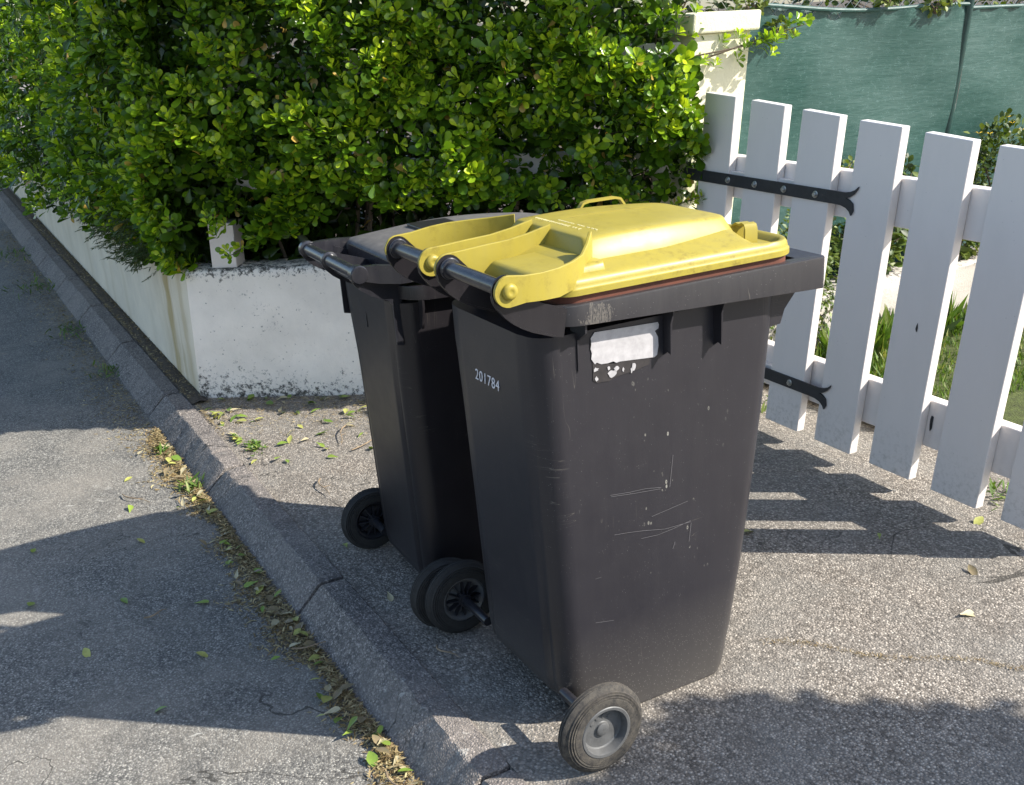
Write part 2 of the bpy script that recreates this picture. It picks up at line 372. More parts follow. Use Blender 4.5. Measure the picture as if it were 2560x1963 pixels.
# ------------------------------------------------------------------ leaf machinery (numpy)
def leaf_template(kind='ob'):
    if kind == 'ob': st = [(0, .03), (.25, .09), (.50, .20), (.74, .265), (.92, .18), (1.0, .0)]
    elif kind == 'ov': st = [(0, .03), (.2, .2), (.45, .33), (.7, .27), (.9, .12), (1, 0)]
    elif kind == 'thin': st = [(0, .02), (.35, .07), (.7, .06), (1, 0)]
    else: st = [(0, .04), (.5, .06), (1, .0)]
    V = []; Fc = []
    for i, (t, w) in enumerate(st):
        zc = -.10 * t * t if kind in ('ob', 'ov') else -.1 * t * t
        fold = .28 if kind in ('ob', 'ov') else .1
        if w == 0: V.append((0, t, zc)); continue
        V += [(-w, t, zc + fold * w), (0, t, zc), (w, t, zc + fold * w)]
    ns = len(st)
    for i in range(ns - 1):
        a = 3 * i; b = 3 * (i + 1)
        if st[i + 1][1] == 0: Fc += [(a, a + 1, b), (a + 1, a + 2, b)]
        else: Fc += [(a, a + 1, b + 1, b), (a + 1, a + 2, b + 2, b + 1)]
    return np.array(V, float), Fc
def norm(a): return a / np.maximum(np.linalg.norm(a, axis=-1, keepdims=True), 1e-9)
def leaf_mesh(name, base, dirs, ups, length, tint, kind='ob', widthf=1.0):
    """one mesh of many leaves; base/dirs/ups (n,3)"""
    V, Fc = leaf_template(kind); n = len(base)
    d = norm(dirs); s = norm(np.cross(d, ups)); w = np.cross(s, d)
    L = length[:, None, None]
    P = base[:, None, :] + L * (V[None, :, 0:1] * s[:, None, :] * widthf + V[None, :, 1:2] * d[:, None, :] + V[None, :, 2:3] * w[:, None, :])
    P = P.reshape(-1, 3); m = len(V)
    sizes = np.array([len(f) for f in Fc]); flat = np.concatenate([np.array(f) for f in Fc])
    loops = (flat[None, :] + (np.arange(n) * m)[:, None]).ravel()
    tot = np.tile(sizes, n); start = np.concatenate([[0], np.cumsum(tot)[:-1]])
    me = bpy.data.meshes.new(name)
    me.vertices.add(len(P)); me.vertices.foreach_set('co', P.astype(np.float32).ravel())
    me.loops.add(len(loops)); me.loops.foreach_set('vertex_index', loops.astype(np.int32))
    me.polygons.add(len(tot)); me.polygons.foreach_set('loop_start', start.astype(np.int32)); me.polygons.foreach_set('loop_total', tot.astype(np.int32))
    me.update(calc_edges=True)
    at = me.attributes.new('tint', 'FLOAT', 'POINT'); at.data.foreach_set('value', np.repeat(tint, m).astype(np.float32))
    me.shade_smooth()
    return me
def rosettes(centers, axes, size, bright, nl=(6, 10), kind='ob'):
    """shoot tips: leaves spiral round each axis. returns leaf arrays"""
    B = []; D = []; U = []; Ls = []; T = []
    for c, a, s, br in zip(centers, axes, size, bright):
        a = a / np.linalg.norm(a); ref = np.array([0, 0, 1.]) if abs(a[2]) < .9 else np.array([1., 0, 0])
        e1 = np.cross(a, ref); e1 /= np.linalg.norm(e1); e2 = np.cross(a, e1)
        n = rng.integers(nl[0], nl[1] + 1); ph = rng.uniform(0, 6.28)
        for k in range(n):
            f = k / max(n - 1, 1); th = ph + k * 2.4 + rng.normal(0, .15)
            el = .35 + .75 * f + rng.normal(0, .12)      # outer leaves flat, inner leaves upright
            rad = math.cos(th) * e1 + math.sin(th) * e2
            d = rad * math.cos(el) + a * math.sin(el)
            B.append(c - a * s * (.55 * (1 - f)) + rad * .003); D.append(d); U.append(a * math.cos(el) - rad * math.sin(el) + rng.normal(0, .12, 3))
            Ls.append(s * (1.05 - .45 * f) * rng.uniform(.8, 1.15)); T.append(np.clip(br * (.55 + .6 * f) + rng.normal(0, .09), 0, 1))
    return [np.array(q) for q in (B, D, U, Ls, T)]
def cat(*arrs): return [np.concatenate(q) for q in zip(*arrs)]

# ------------------------------------------------------------------ splayed garden wall, street wall, pillar
A = Vector((-2.786, -.109, 0)); HN = Vector((-1.60, 1.625, 0)); SD = (HN - A).normalized(); SN = Vector((SD.y, -SD.x, 0))
WLEN = (HN - A).length
def splay(s, o, z): p = A + SD * s + SN * o; return Vector((p.x + LEAN * z, p.y, z))
def wavy_wall(name, fn, L, H, T, mat, nL, nH, amp=.004, coping=True):
    """fn(s, offset, z); a slab with slightly uneven faces and a worn top edge"""
    bm = bmesh.new(); rn = random.Random(5)
    prof = [(0, -.1)] + [(0, H * i / nH) for i in range(nH)] + [(0, H - .014), (-.012, H - .001), (-T * .35, H + .004), (-T * .7, H + .003), (-T + .012, H), (-T, H - .014), (-T, -.1)]
    rings = []
    for i in range(nL + 1):
        s = L * i / nL
        rings.append([fn(s, o + (rn.uniform(-amp, amp) if z > 0 else 0), z + (rn.uniform(-amp, amp) if z > H - .03 else 0)) for o, z in prof])
    loft(bm, rings); return obj(name, bm, mat, smooth=True, ang=50)
w = wavy_wall('garden_wall', splay, WLEN - .01, .603, .20, WALL_W, 60, 14, .0015)
tag(w, 'low white rendered wall with black algae spots below the hedge, facing the bins', 'wall')
SW = Vector((-2.786 - .006, -.105, 0)); SDIR = Vector((-1, .004, 0)).normalized(); SNR = Vector((0, -1, 0))
def street(s, o, z): p = SW + SDIR * s + SNR * o; return Vector((p.x + LEAN * z, p.y + .0 * z, z))
w = wavy_wall('garden_wall', street, 11.3, .597, .19, WALL_C, 90, 12, .0025)
tag(w, 'cream stained wall along the kerb under the overhanging hedge', 'wall')
# white fence post and rails buried in the hedge
fp = empty('garden_fence'); tag(fp, 'white fence post on the low wall, half buried in the hedge', 'fence')
def sbox(bm, s0, s1, o0, o1, z0, z1, bev=.003): box(bm, s0, s1, o0, o1, z0, z1, bev, lambda c: splay(c.x, c.y, c.z))
bm = bmesh.new(); sbox(bm, .112, .222, -.135, -.025, .604, .80); obj('post', bm, PVC, fp)
bm = bmesh.new(); sbox(bm, .228, WLEN - .06, -.10, -.07, .93, 1.03); obj('rail', bm, PVC, fp)
bm = bmesh.new(); sbox(bm, .228, WLEN - .06, -.10, -.07, 1.33, 1.43); obj('rail', bm, PVC, fp)
# gate pillar
gp = empty('gate_pillar', (-1.62, 1.64, 0)); tag(gp, 'cream rendered gate pillar with flat cap behind the hedge end', 'pillar')
def lbox(bm, x0, x1, y0, y1, z0, z1, bev=.004): box(bm, x0, x1, y0, y1, z0, z1, bev, lean)
PILM = m_render('pebbly cream render', (.76, .72, .52), (.5, .45, .3), mould=False, streak=False)
bm = bmesh.new(); lbox(bm, -.30, -.02, .0, .27, -.1, 1.455); obj('shaft', bm, PILM, gp)
bm = bmesh.new(); lbox(bm, -.34, .005, -.03, .295, 1.456, 1.53, .008); obj('cap', bm, PILM, gp)

# ------------------------------------------------------------------ white picket gate
GO = Vector((-.988, 1.62, .05)); GD = Vector((math.cos(math.radians(-1.07)), math.sin(math.radians(-1.07)), 0)); GN = Vector((GD.y, -GD.x, 0))
def gp_(s, o, t): # o toward the camera
    return GO + GD * s + GN * o + Vector((LEAN * t, -.004 * t, t))
gate = empty('picket_gate', tuple(GO)); tag(gate, 'white picket gate with black iron strap hinges across the driveway', 'gate')
def gobj(name, bm, mat, parent, **k):
    for v in bm.verts: v.co -= GO
    return obj(name, bm, mat, parent, **k)
def gbox(bm, s0, s1, o0, o1, t0, t1, bev=.003): box(bm, s0, s1, o0, o1, t0, t1, bev, lambda c: gp_(c.x, c.y, c.z))
tops = [(1.198, 1.189), (1.181, 1.169), (1.161, 1.149), (1.141, 1.131), (1.121, 1.109), (1.103, 1.095), (1.090, 1.084)]
for i, (ta, tb) in enumerate(tops):
    s0 = -.534 + .2683 * i; s1 = s0 + .178; bm = bmesh.new()
    vs = box(bm, s0, s1, -.034, 0, 0, 1, .0028)
    for v in vs:
        f = (v.co.x - s0) / (s1 - s0); top = ta + (tb - ta) * f
        v.co = gp_(v.co.x, v.co.y, v.co.z if v.co.z < .5 else v.co.z - 1 + top)
    gobj('picket', bm, PVC, gate)
for t0, t1 in ((.813, .970), (.121, .283)):
    bm = bmesh.new(); gbox(bm, -.56, 1.30, -.078, -.036, t0, t1, .004); gobj('rail', bm, PVC, gate)
for (tc, s_end, bolts) in ((.886, .225, (-.345, -.192, -.035, .123)), (.184, .232, (-.345, -.19, -.036, .118))):
    # spacer behind the strap
    bm = bmesh.new(); gbox(bm, -.50, .17, -.0345, -.012, tc - .028, tc + .030, .002); gobj('spacer', bm, PVC, gate)
    h = .0215; e = s_end
    pts = [(-.62, -h), (e - .01, -h), (e + .02, -h - .001), (e + .045, -h - .007), (e + .062, -h - .018), (e + .070, -h - .030), (e + .078, -h - .014), (e + .072, -.012), (e + .055, -.001),
           (e + .040, .003), (e + .056, .009), (e + .072, .020), (e + .083, .034), (e + .088, .046), (e + .075, .034), (e + .055, .026), (e + .03, h), (e - .01, h), (-.62, h)]
    bm = bmesh.new(); a = [bm.verts.new(gp_(s, .0012, tc + t)) for s, t in pts]; b = [bm.verts.new(gp_(s, .0075, tc + t)) for s, t in pts]; n = len(pts)
    bm.faces.new(a[::-1]); bm.faces.new(b)
    for k in range(n): bm.faces.new((a[k], a[(k + 1) % n], b[(k + 1) % n], b[k]))
    strap = gobj('hinge_strap', bm, IRON, gate)
    for sb in bolts:
        bm = bmesh.new()
        for r, o0, o1, ng in ((.0125, .0076, .0105, 20), (.0085, .0106, .0165, 6)):
            rings = [[gp_(sb + r * q * math.cos(k * math.tau / ng), o, tc + r * q * math.sin(k * math.tau / ng)) for k in range(ng)] for o, q in ((o0, 1), (o1 - .001, 1), (o1, .85))]
            loft(bm, rings)
        for f in bm.faces: f.material_index = 0
        bolt = gobj('bolt', bm, [STEEL], strap)
# chips knocked out of the gate paint
for s, t, k in ((.64, .52, .011), (.735, .21, .020)):
    bm = bmesh.new(); vs = [bm.verts.new(gp_(s + k * math.cos(q) * random.uniform(.2, .6), .0012 if k < .015 else -.0345, t + k * 1.6 * math.sin(q) * random.uniform(.6, 1.1))) for q in [i * math.tau / 9 for i in range(9)]]
    bm.faces.new(vs); gobj('paint_chip', bm, IRON, gate)

# ------------------------------------------------------------------ wheelie bins
def body_rings(sc=1.0, hz=.955, w0=.198, w1=.212):
    """lofted, tapering tub with a stepped rear panel"""
    rings = []
    lv = [(-.0, .085, .462, w0 - .006), (.004, .075, .470, w0), (.03, .048, .480, w0 + .001), (.085, .0, .490, w0 + .002), (.12, -.006, .498, w0 + .003), (.3, -.014, .530, w0 + .005), (.5, -.022, .558, w0 + .008), (.7, -.031, .582, w0 + .011), (.84, -.038, .595, w1 - .001), (.87, -.040, .599, w1), (hz, -.042, .605, w1)]
    for z, y0, y1, w in lv:
        P = rr(-w, w, y0, y1, (.054, .054, .056, .056), 10, 20); Q = []
        for x, y in P:
            if abs(y - y0) < .0008:
                ax = abs(x) / w
                if ax < .68: y += -.004
                elif ax < .735: y += .003
                if .60 < ax < .64 and x < 0: y += -.004
            Q.append((x, y, z))
        rings.append(Q)
    return rings
def rim_ring(bm, x, y0, y1, ztop, h_rear, h_front, r=(.075, .075, .016, .016), inx=.05):
    P = rr(-x, x, y0, y1, r, 10, 14); n = len(P)
    def inset(d): return rr(-x + d, x - d, y0 + d, y1 - d, tuple(max(q - d, .003) for q in r), 10, 14)
    def zb(y): return ztop - (h_rear + (h_front - h_rear) * max(0, min(1, (y - y0) / (y1 - y0))))
    prof = [(inx, ztop - .006, 0), (.0035, ztop, 0), (.0008, ztop - .0012, 0), (0, ztop - .004, 0), (0, 0, 1), (.010, 0, 1), (.010, ztop - .014, 0), (inx, ztop - .014, 0)]
    rings = []
    for d, z, m in prof:
        I = inset(d); rings.append([(px, py, zb(py) if m else z) for px, py in I])
    rings.append(rings[0])
    loft(bm, rings, False, False); bmesh.ops.remove_doubles(bm, verts=bm.verts, dist=1e-5)
def wheel(parent, cx, out, name='wheel', cy=0, R=.104, W=.046, capped=True, tm=None):
    """out = +1 when the outer face looks to +x"""
    wr = empty(name, (cx, cy, R)); wr.parent = parent
    h = W / 2
    prof = [(-h, .062), (-h - .001, .068), (-h, .078), (-h + .001, .0785), (-h + .0005, .083), (-h + .003, .0835), (-h + .002, .088), (-h + .005, .0885), (-h + .005, .093), (-h + .009, .0945), (-h + .012, R - .0035), (-h + .016, R)]
    prof += [(-.006, R), (-.005, R - .002), (-.003, R - .002), (-.002, R), (.002, R), (.003, R - .002), (.005, R - .002), (.006, R)]
    prof += [(-a, b) for a, b in prof[:12][::-1]]
    bm = bmesh.new(); lathe_x(bm, [(out * a, b) for a, b in prof], 0, 0, 0, 72, closed=True)
    obj('tyre', bm, tm or TYRE, wr, smooth=True, ang=28)
    # rim: ring + recessed disc on the outer side, spokes on the inner side
    bm = bmesh.new()
    pr = [(-.019, .063), (.022, .063), (.0245, .060), (.024, .054), (.016, .051), (.006, .049), (.004, .046), (.0045, .018), (.006, .016), (.010, .015), (.012, .011), (.012, .001), (-.002, .001), (-.002, .044), (-.014, .050), (-.02, .058)]
    lathe_x(bm, [(out * a, b) for a, b in pr], 0, 0, 0, 56, closed=True)
    for k in range(4):
        a = .9 + k * .52
        lathe_x(bm, [(out * .0035, .0052), (out * .0058, .005), (out * .006, .004)], 0, .031 * math.cos(a), .031 * math.sin(a), 14)
    obj('hub_cap', bm, HUBGREY if capped else PL_TUBE2, wr, smooth=True, ang=30)
    bm = bmesh.new()
    for k in range(12):
        a = k * math.tau / 12; c, s = math.cos(a), math.sin(a)
        pts = [(out * -.003, .017), (out * -.022, .017), (out * -.016, .05), (out * -.003, .05)]
        A_ = [bm.verts.new((x, r * c - .0016 * s, r * s + .0016 * c)) for x, r in pts]; B_ = [bm.verts.new((x, r * c + .0016 * s, r * s - .0016 * c)) for x, r in pts]
        bm.faces.new(A_); bm.faces.new(B_[::-1])
        for i in range(4): bm.faces.new((A_[i], B_[i], B_[(i + 1) % 4], A_[(i + 1) % 4]))
    lathe_x(bm, [(out * -.003, .018), (out * -.03, .018), (out * -.03, .013)], 0, 0, 0, 24)
    obj('spokes', bm, PL_TUBE2, wr)
    return wr
def arc_profile(y0, z0, y1, z1, n=14, bulge=1.0):
    """quarter-ellipse from the tube (y0,z0) down to the body (y1,z1)"""
    out = []
    for i in range(n + 1):
        a = math.pi / 2 * i / n; out.append((y1 + (y0 - y1) * math.cos(a) ** bulge, z0 + (z1 - z0) * math.sin(a) ** bulge))
    return out
TY, TZ = -.125, 1.082

bin1 = empty('wheelie_bin', (0, 0, 0)); tag(bin1, 'large dark grey wheelie bin with yellow lid and number 201784, nearest the camera', 'wheelie bin')
bm = bmesh.new(); loft(bm, body_rings())
# ribs under the rim
for sx in (-1, 1):
    for y, zb_, so in ((.055, .873, .008), (.272, .872, .020), (.408, .868, .020)):
        q = .2 + so * 1.95
        poly = [(.19, .99), (.2475, .99), (.2475, .962), (q, .940), (q, zb_), (q - .012, zb_ + .004), (.206, zb_ - .01), (.19, zb_ - .01)]
        prism_y(bm, [(sx * a, b) for a, b in poly], y - .0022, y + .0022)
    # front gusset below the lip
    poly = [(.55, .99), (.668, .99), (.665, .957), (.618, .905), (.606, .872), (.55, .868)]
    prism_x(bm, poly, sx * .198, sx * .2025)
    prism_x(bm, poly, sx * .105, sx * .109)
SCR = simple('pale scratch', (.11, .105, .11), .7)
nb = len(bm.faces)
for st in [[(0.127, 0.572), (0.177, 0.566), (0.221, 0.563), (0.263, 0.555)], [(0.129, 0.568), (0.196, 0.559), (0.261, 0.552)], [(0.237, 0.49), (0.285, 0.495), (0.338, 0.501)], [(0.136, 0.473), (0.174, 0.468), (0.214, 0.461), (0.274, 0.448), (0.346, 0.446)], [(0.208, 0.443), (0.254, 0.439), (0.294, 0.442), (0.346, 0.449)], [(0.342, 0.396), (0.348, 0.443)], [(0.296, 0.391), (0.302, 0.408)], [(0.083, 0.379), (0.099, 0.379)], [(0.13, 0.258), (0.081, 0.268)], [(0.296, 0.626), (0.287, 0.549)]]:
    for (ya, za), (yb, zb2) in zip(st, st[1:]):
        def xs(z): return .2045 + (z - .3) * .012 if z < .84 else .2125
        dy, dz = yb - ya, zb2 - za; L = math.hypot(dy, dz); ny, nz = -dz / L * .00045, dy / L * .00045
        v = [bm.verts.new((xs(z) + .0009, y, z)) for y, z in ((ya + ny, za + nz), (ya - ny, za - nz), (yb - ny, zb2 - nz), (yb + ny, zb2 + nz))]
        f = bm.faces.new(v); f.material_index = 1
body = obj('body', bm, [PL_BODY, SCR], bin1, smooth=True, ang=32)
bm = bmesh.new(); rim_ring(bm, .258, -.03, .690, 1.026, .040, .073)
rim = obj('rim', bm, PL_RIM, bin1, smooth=True, ang=30)
bm = bmesh.new(); loft(bm, [[(x, y, z) for x, y in rr(-.233, .233, .0, .622, .06)] for z in (1.019, 1.0405)])
obj('lid_seal', bm, RUST, bin1, smooth=True)
# handle sections: fins + scoop shells + tubes
FL = [(-.154, 1.072), (-.152, 1.060), (-.144, 1.046), (-.130, 1.028), (-.112, 1.012), (-.092, .999), (-.070, .988), (-.046, .979), (-.022, .970)]
fin = [(TY + .029 * math.cos(a), TZ + .029 * math.sin(a)) for a in [math.radians(q) for q in range(40, 185, 12)]] + FL + [(.0, .965), (.01, 1.022), (-.05, 1.045)]
for x in (-.262, -.086, .006, .249):
    bm = bmesh.new(); prism_x(bm, fin, x - .0025, x + .0025)
    # stiffening lip along the lower edge
    lip = FL + [(y + .003, z + .003) for y, z in FL[::-1]]
    prism_x(bm, lip, x - .0055, x + .0055)
    obj('handle_bracket', bm, PL_BODY2, bin1, smooth=True, ang=35)
for xa, xb in ((-.262, -.086), (.008, .258)):
    bm = bmesh.new(); lathe_x(bm, [(0, .0235), (.006, .0235), (.0075, .0215), (.012, .0205), (.0125, .0165), (xb - xa, .0165)], xa, TY, TZ, 32)
    obj('handle', bm, PL_TUBE, bin1, smooth=True, ang=35)
# yellow lid
lid = empty('lid', (0, 0, 0)); lid.parent = bin1
bm = bmesh.new()
LX0, LX1, LY0, LY1 = -.243, .243, -.005, .632
R0 = (.05, .05, .075, .075)
def lring(d, zf):
    return [(x, y, zf(x, y)) for x, y in rr(LX0 + d, LX1 - d, LY0 + d, LY1 - d, tuple(max(q - d, .006) for q in R0), 12, 24)]
def deck(x, y, lift):
    # shallow crown rising to the plateau, low front apron
    front = max(0, min(1, (y - .49) / .06)); front = front * front * (3 - 2 * front)
    return lift - .014 * front * (lift - 1.06) / .03
rings = [lring(.006, lambda x, y: 1.039), lring(.0, lambda x, y: 1.040), lring(0, lambda x, y: 1.0515), lring(.0025, lambda x, y: 1.053), lring(.003, lambda x, y: 1.0535)]
for d, z in ((.004, 1.060), (.006, 1.066), (.010, 1.0715), (.016, 1.0755), (.024, 1.078)):
    rings.append(lring(d, lambda x, y, z=z, d=d: z - (max(0, min(1, (y - .50) / .05)) * max(0, (d - .012) / .012) * .010)))
for d, z in ((.034, 1.081), (.05, 1.0855), (.07, 1.092), (.09, 1.098), (.12, 1.10), (.17, 1.10)):
    def zf(x, y, z=z):
        f = max(0, min(1, (y - .495) / .05)); f = f * f * (3 - 2 * f)
        return z * (1 - f) + 1.058 * f
    rings.append(lring(d, zf))
loft(bm, rings)
# raised plateau with arched top
def pl_ring(d, zf, tw=0):
    return [(x * (1 - .14 * max(0, (y - .3) / .23)), y, zf(y)) for x, y in rr(-.186 + d, .178 - d, .104 + d * .6, .518 - d * .15, (.018, .018, .03, .03), 8, 16)]
def arch(y):
    t = max(0, min(1, (y - .10) / .43)); return 1.130 + .006 * math.sin(t * math.pi) - .010 * t * t
rings = [pl_ring(-.004, lambda y: 1.072), pl_ring(.0, lambda y: 1.092)]
for d, dz in ((.026, -.008), (.029, -.004), (.033, -.0015), (.038, 0), (.06, .0012), (.09, .002), (.12, .002)):
    rings.append(pl_ring(d, lambda y, dz=dz: arch(y) + dz))
loft(bm, rings)
# low pads between the hinge arms
def pad(x0, x1):
    R = []
    for d, z in ((0, 1.045), (0, 1.066), (.012, 1.082), (.018, 1.087), (.026, 1.0885)):
        R.append([(x, y, z + max(0, y) * .05) for x, y in rr(x0 + d * .6, x1 - d * .6, -.052 + d, .125, (.008, .008, .004, .004), 5, 6)])
    loft(bm, R)
pad(-.225, -.095); pad(.018, .222)
# hinge arms: upright plates running from the tube up to the plateau
def arm(path, th=.0075):
    """path: (x, y, z_top, z_bot)"""
    Lr = []
    for i, (x, y, zt, zb) in enumerate(path):
        a = path[max(i - 1, 0)]; b = path[min(i + 1, len(path) - 1)]
        t = Vector((b[0] - a[0], b[1] - a[1])).normalized(); nrm = Vector((-t.y, t.x)) * th / 2
        Lr.append([(x + nrm.x, y + nrm.y, zb), (x - nrm.x, y - nrm.y, zb), (x - nrm.x, y - nrm.y, zt - .0015), (x - nrm.x * .6, y - nrm.y * .6, zt), (x + nrm.x * .6, y + nrm.y * .6, zt), (x + nrm.x, y + nrm.y, zt - .0015)])
    loft(bm, Lr)
def round_end(x, R=.031):
    pts = []
    for q in range(0, 13):
        a = math.pi * q / 12; pts.append((x, TY - R * math.cos(a) * 1.0, TZ + R * math.sin(a), TZ - R * math.sin(a)))
    return [p for p in pts if p[1] <= TY + .002]
left = round_end(-.264) + [(-.264, -.09, 1.1145, 1.058), (-.262, -.04, 1.122, 1.058), (-.255, .0, 1.126, 1.06), (-.240, .05, 1.128, 1.065), (-.215, .09, 1.131, 1.07), (-.175, .135, 1.138, 1.08)]
mid = lambda x: round_end(x) + [(x, -.09, 1.1145, 1.058), (x, -.04, 1.118, 1.055), (x, .02, 1.121, 1.06), (x, .07, 1.128, 1.07), (x, .125, 1.140, 1.08)]
right = round_end(.2645) + [(.2645, -.09, 1.108, 1.055), (.262, -.05, 1.107, 1.052), (.254, -.01, 1.108, 1.05), (.240, .03, 1.111, 1.055), (.215, .07, 1.115, 1.06), (.185, .102, 1.128, 1.07), (.163, .125, 1.147, 1.08)]
arm(left); arm(mid(-.0785)); arm(mid(.0005)); arm(right)
lidm = obj('shell', bm, PL_YEL, lid, smooth=True, ang=38)
for x in (-.0745, .2685):
    bm = bmesh.new(); lathe_x(bm, [(0, .0165), (.003, .0165), (.006, .0150), (.0085, .011), (.0095, .006), (.0085, .0045), (.0085, .001)], x, TY, TZ, 28); obj('hinge_pin', bm, PL_YEL, lid, smooth=True, ang=50)
def strap_loop(pts, w, t, wdir):
    """flat band following pts"""
    bm = bmesh.new(); wd = Vector(wdir).normalized(); R = []
    P = [Vector(p) for p in pts]
    for i, p in enumerate(P):
        tg = (P[min(i + 1, len(P) - 1)] - P[max(i - 1, 0)]).normalized(); nn = tg.cross(wd).normalized()
        R.append([p + wd * w / 2 + nn * t / 2, p - wd * w / 2 + nn * t / 2, p - wd * w / 2 - nn * t / 2, p + wd * w / 2 - nn * t / 2])
    loft(bm, R); return bm
near = [(.124, .542, 1.046), (.123, .543, 1.094), (.127, .544, 1.098), (.135, .545, 1.103), (.146, .545, 1.101), (.156, .545, 1.105), (.165, .544, 1.103), (.170, .543, 1.094), (.171, .542, 1.046)]
obj('grip', strap_loop(near, .030, .005, (.25, 1, 0)), PL_YEL, lid, smooth=True, ang=40)
far = [(-.225, .338, 1.075), (-.227, .342, 1.114), (-.228, .354, 1.128), (-.228, .37, 1.131), (-.228, .445, 1.131), (-.228, .462, 1.127), (-.226, .472, 1.112), (-.225, .476, 1.075)]
obj('grip', strap_loop(far, .014, .006, (1, 0, 0)), PL_YEL, lid, smooth=True, ang=40)
bm = bmesh.new(); loft(bm, [[(.092 + a * math.cos(q), .562 + b * math.sin(q), z) for q in [k * math.tau / 28 for k in range(28)]] for a, b, z in ((.044, .026, 1.050), (.044, .026, 1.0600), (.040, .023, 1.0612), (.036, .020, 1.059), (.033, .018, 1.0585))]); obj('grip_recess', bm, simple('dark yellow recess', (.16, .12, .03), .7), lid, smooth=True, ang=40)  # recess insert in a darker yellow than the lid
# worn embossed lettering strokes on the plateau edge
EMB = simple('worn pale embossing', (.46, .42, .22), .6)
bm = bmesh.new(); rn = random.Random(3)
for row, (y, n, h) in enumerate(((.158, 22, .009), (.178, 26, .005))):
    for k in range(n):
        x = (-.115 if row == 0 else -.05) + k * (.0088 if row == 0 else .0062)
        if rn.random() < .2: continue
        w = rn.uniform(.0012, .0035); z = arch(y) + .0026
        box(bm, x, x + w, y - h / 2 * rn.uniform(.5, 1), y + h / 2 * rn.uniform(.5, 1), z - .003, z + .0004)
obj('embossed_marks', bm, EMB, lid)
# wheels and axle
wheel(bin1, .340, 1, capped=True); wheel(bin1, -.341, -1, capped=True, tm=RUBBER)
bm = bmesh.new(); lathe_x(bm, [(0, .012), (.15, .012)], .185, 0, .104, 20); obj('axle_stub', bm, PL_TUBE2, bin1, smooth=True)
bm = bmesh.new(); lathe_x(bm, [(0, .012), (.15, .012)], -.335, 0, .104, 20); obj('axle_stub', bm, PL_TUBE2, bin1, smooth=True)
# sticker on the side
STK = simple('peeling white sticker', (.37, .355, .36), .6, .16, 55, .1, 100)
def side_x(z, off=.0016):   # body half width at height z
    pts = [(.7, .209), (.84, .211), (.87, .212), (.955, .212)]
    for (a, b), (c, d) in zip(pts, pts[1:]):
        if z <= c: return b + (d - b) * (z - a) / (c - a) + off
    return .212 + off
def patch(name, outline, mat, parent, off=.0016):
    bm = bmesh.new(); vs = [bm.verts.new((side_x(z, off), y, z)) for y, z in outline]; f = bm.faces.new(vs)
    bmesh.ops.triangulate(bm, faces=[f])
    g = bmesh.ops.extrude_face_region(bm, geom=bm.faces[:]); 
    for v in [q for q in g['geom'] if isinstance(q, bmesh.types.BMVert)]: v.co.x += .0007
    return obj(name, bm, mat, parent)
rn = random.Random(9)
top = [(.086, .938), (.096, .949), (.15, .9465), (.255, .942), (.258, .936), (.256, .928)]
rightj = [(.247, .924), (.245, .912), (.255, .909), (.253, .899), (.256, .89), (.250, .88), (.252, .87), (.245, .866)]
botj = []
y = .243
while y > .088: botj.append((y, .886 - (y - .09) * .1 + rn.uniform(-.004, .003) - (.0 if y > .16 else .004))); y -= rn.uniform(.004, .012)
leftj = [(.086, .893), (.088, .905), (.085, .915), (.087, .925)]
patch('sticker', top + rightj + botj + leftj, STK, bin1)
GLUE = simple('sticker residue', (.022, .018, .018), .8, .3, 60)
patch('sticker_residue', [(.089, .90), (.236, .885), (.232, .852), (.20, .846), (.15, .842), (.13, .836), (.10, .838), (.090, .845)], GLUE, bin1, .0008)
for (cy, cz, ry, rz) in ((.096, .868, .009, .005), (.098, .847, .005, .006), (.136, .852, .014, .010), (.148, .860, .007, .008), (.165, .855, .003, .006), (.192, .857, .006, .010), (.186, .849, .003, .007), (.128, .866, .004, .005)):
    patch('sticker_scrap', [(cy + ry * math.cos(a) * rn.uniform(.5, 1.15), cz + rz * math.sin(a) * rn.uniform(.5, 1.15)) for a in [k * math.tau / 11 for k in range(11)]], STK, bin1, .0019)
# painted number on the rear face
def text_mesh(txt, size):
    cu = bpy.data.curves.new('t', 'FONT'); cu.body = txt; cu.size = size; cu.extrude = .0004; cu.space_character = 1.12
    to = bpy.data.objects.new('t', cu); COL.objects.link(to); dg = bpy.context.evaluated_depsgraph_get()
    me = bpy.data.meshes.new_from_object(to.evaluated_get(dg)); bpy.data.objects.remove(to); return me
NUM = simple('white stencil paint', (.6, .58, .6), .6, .2, 200)
me = text_mesh('201784', .035)
num = obj_me('serial_number', me, NUM, bin1); num.rotation_euler = (math.radians(87.4), 0, 0); num.location = (-.074, -.0425, .802)

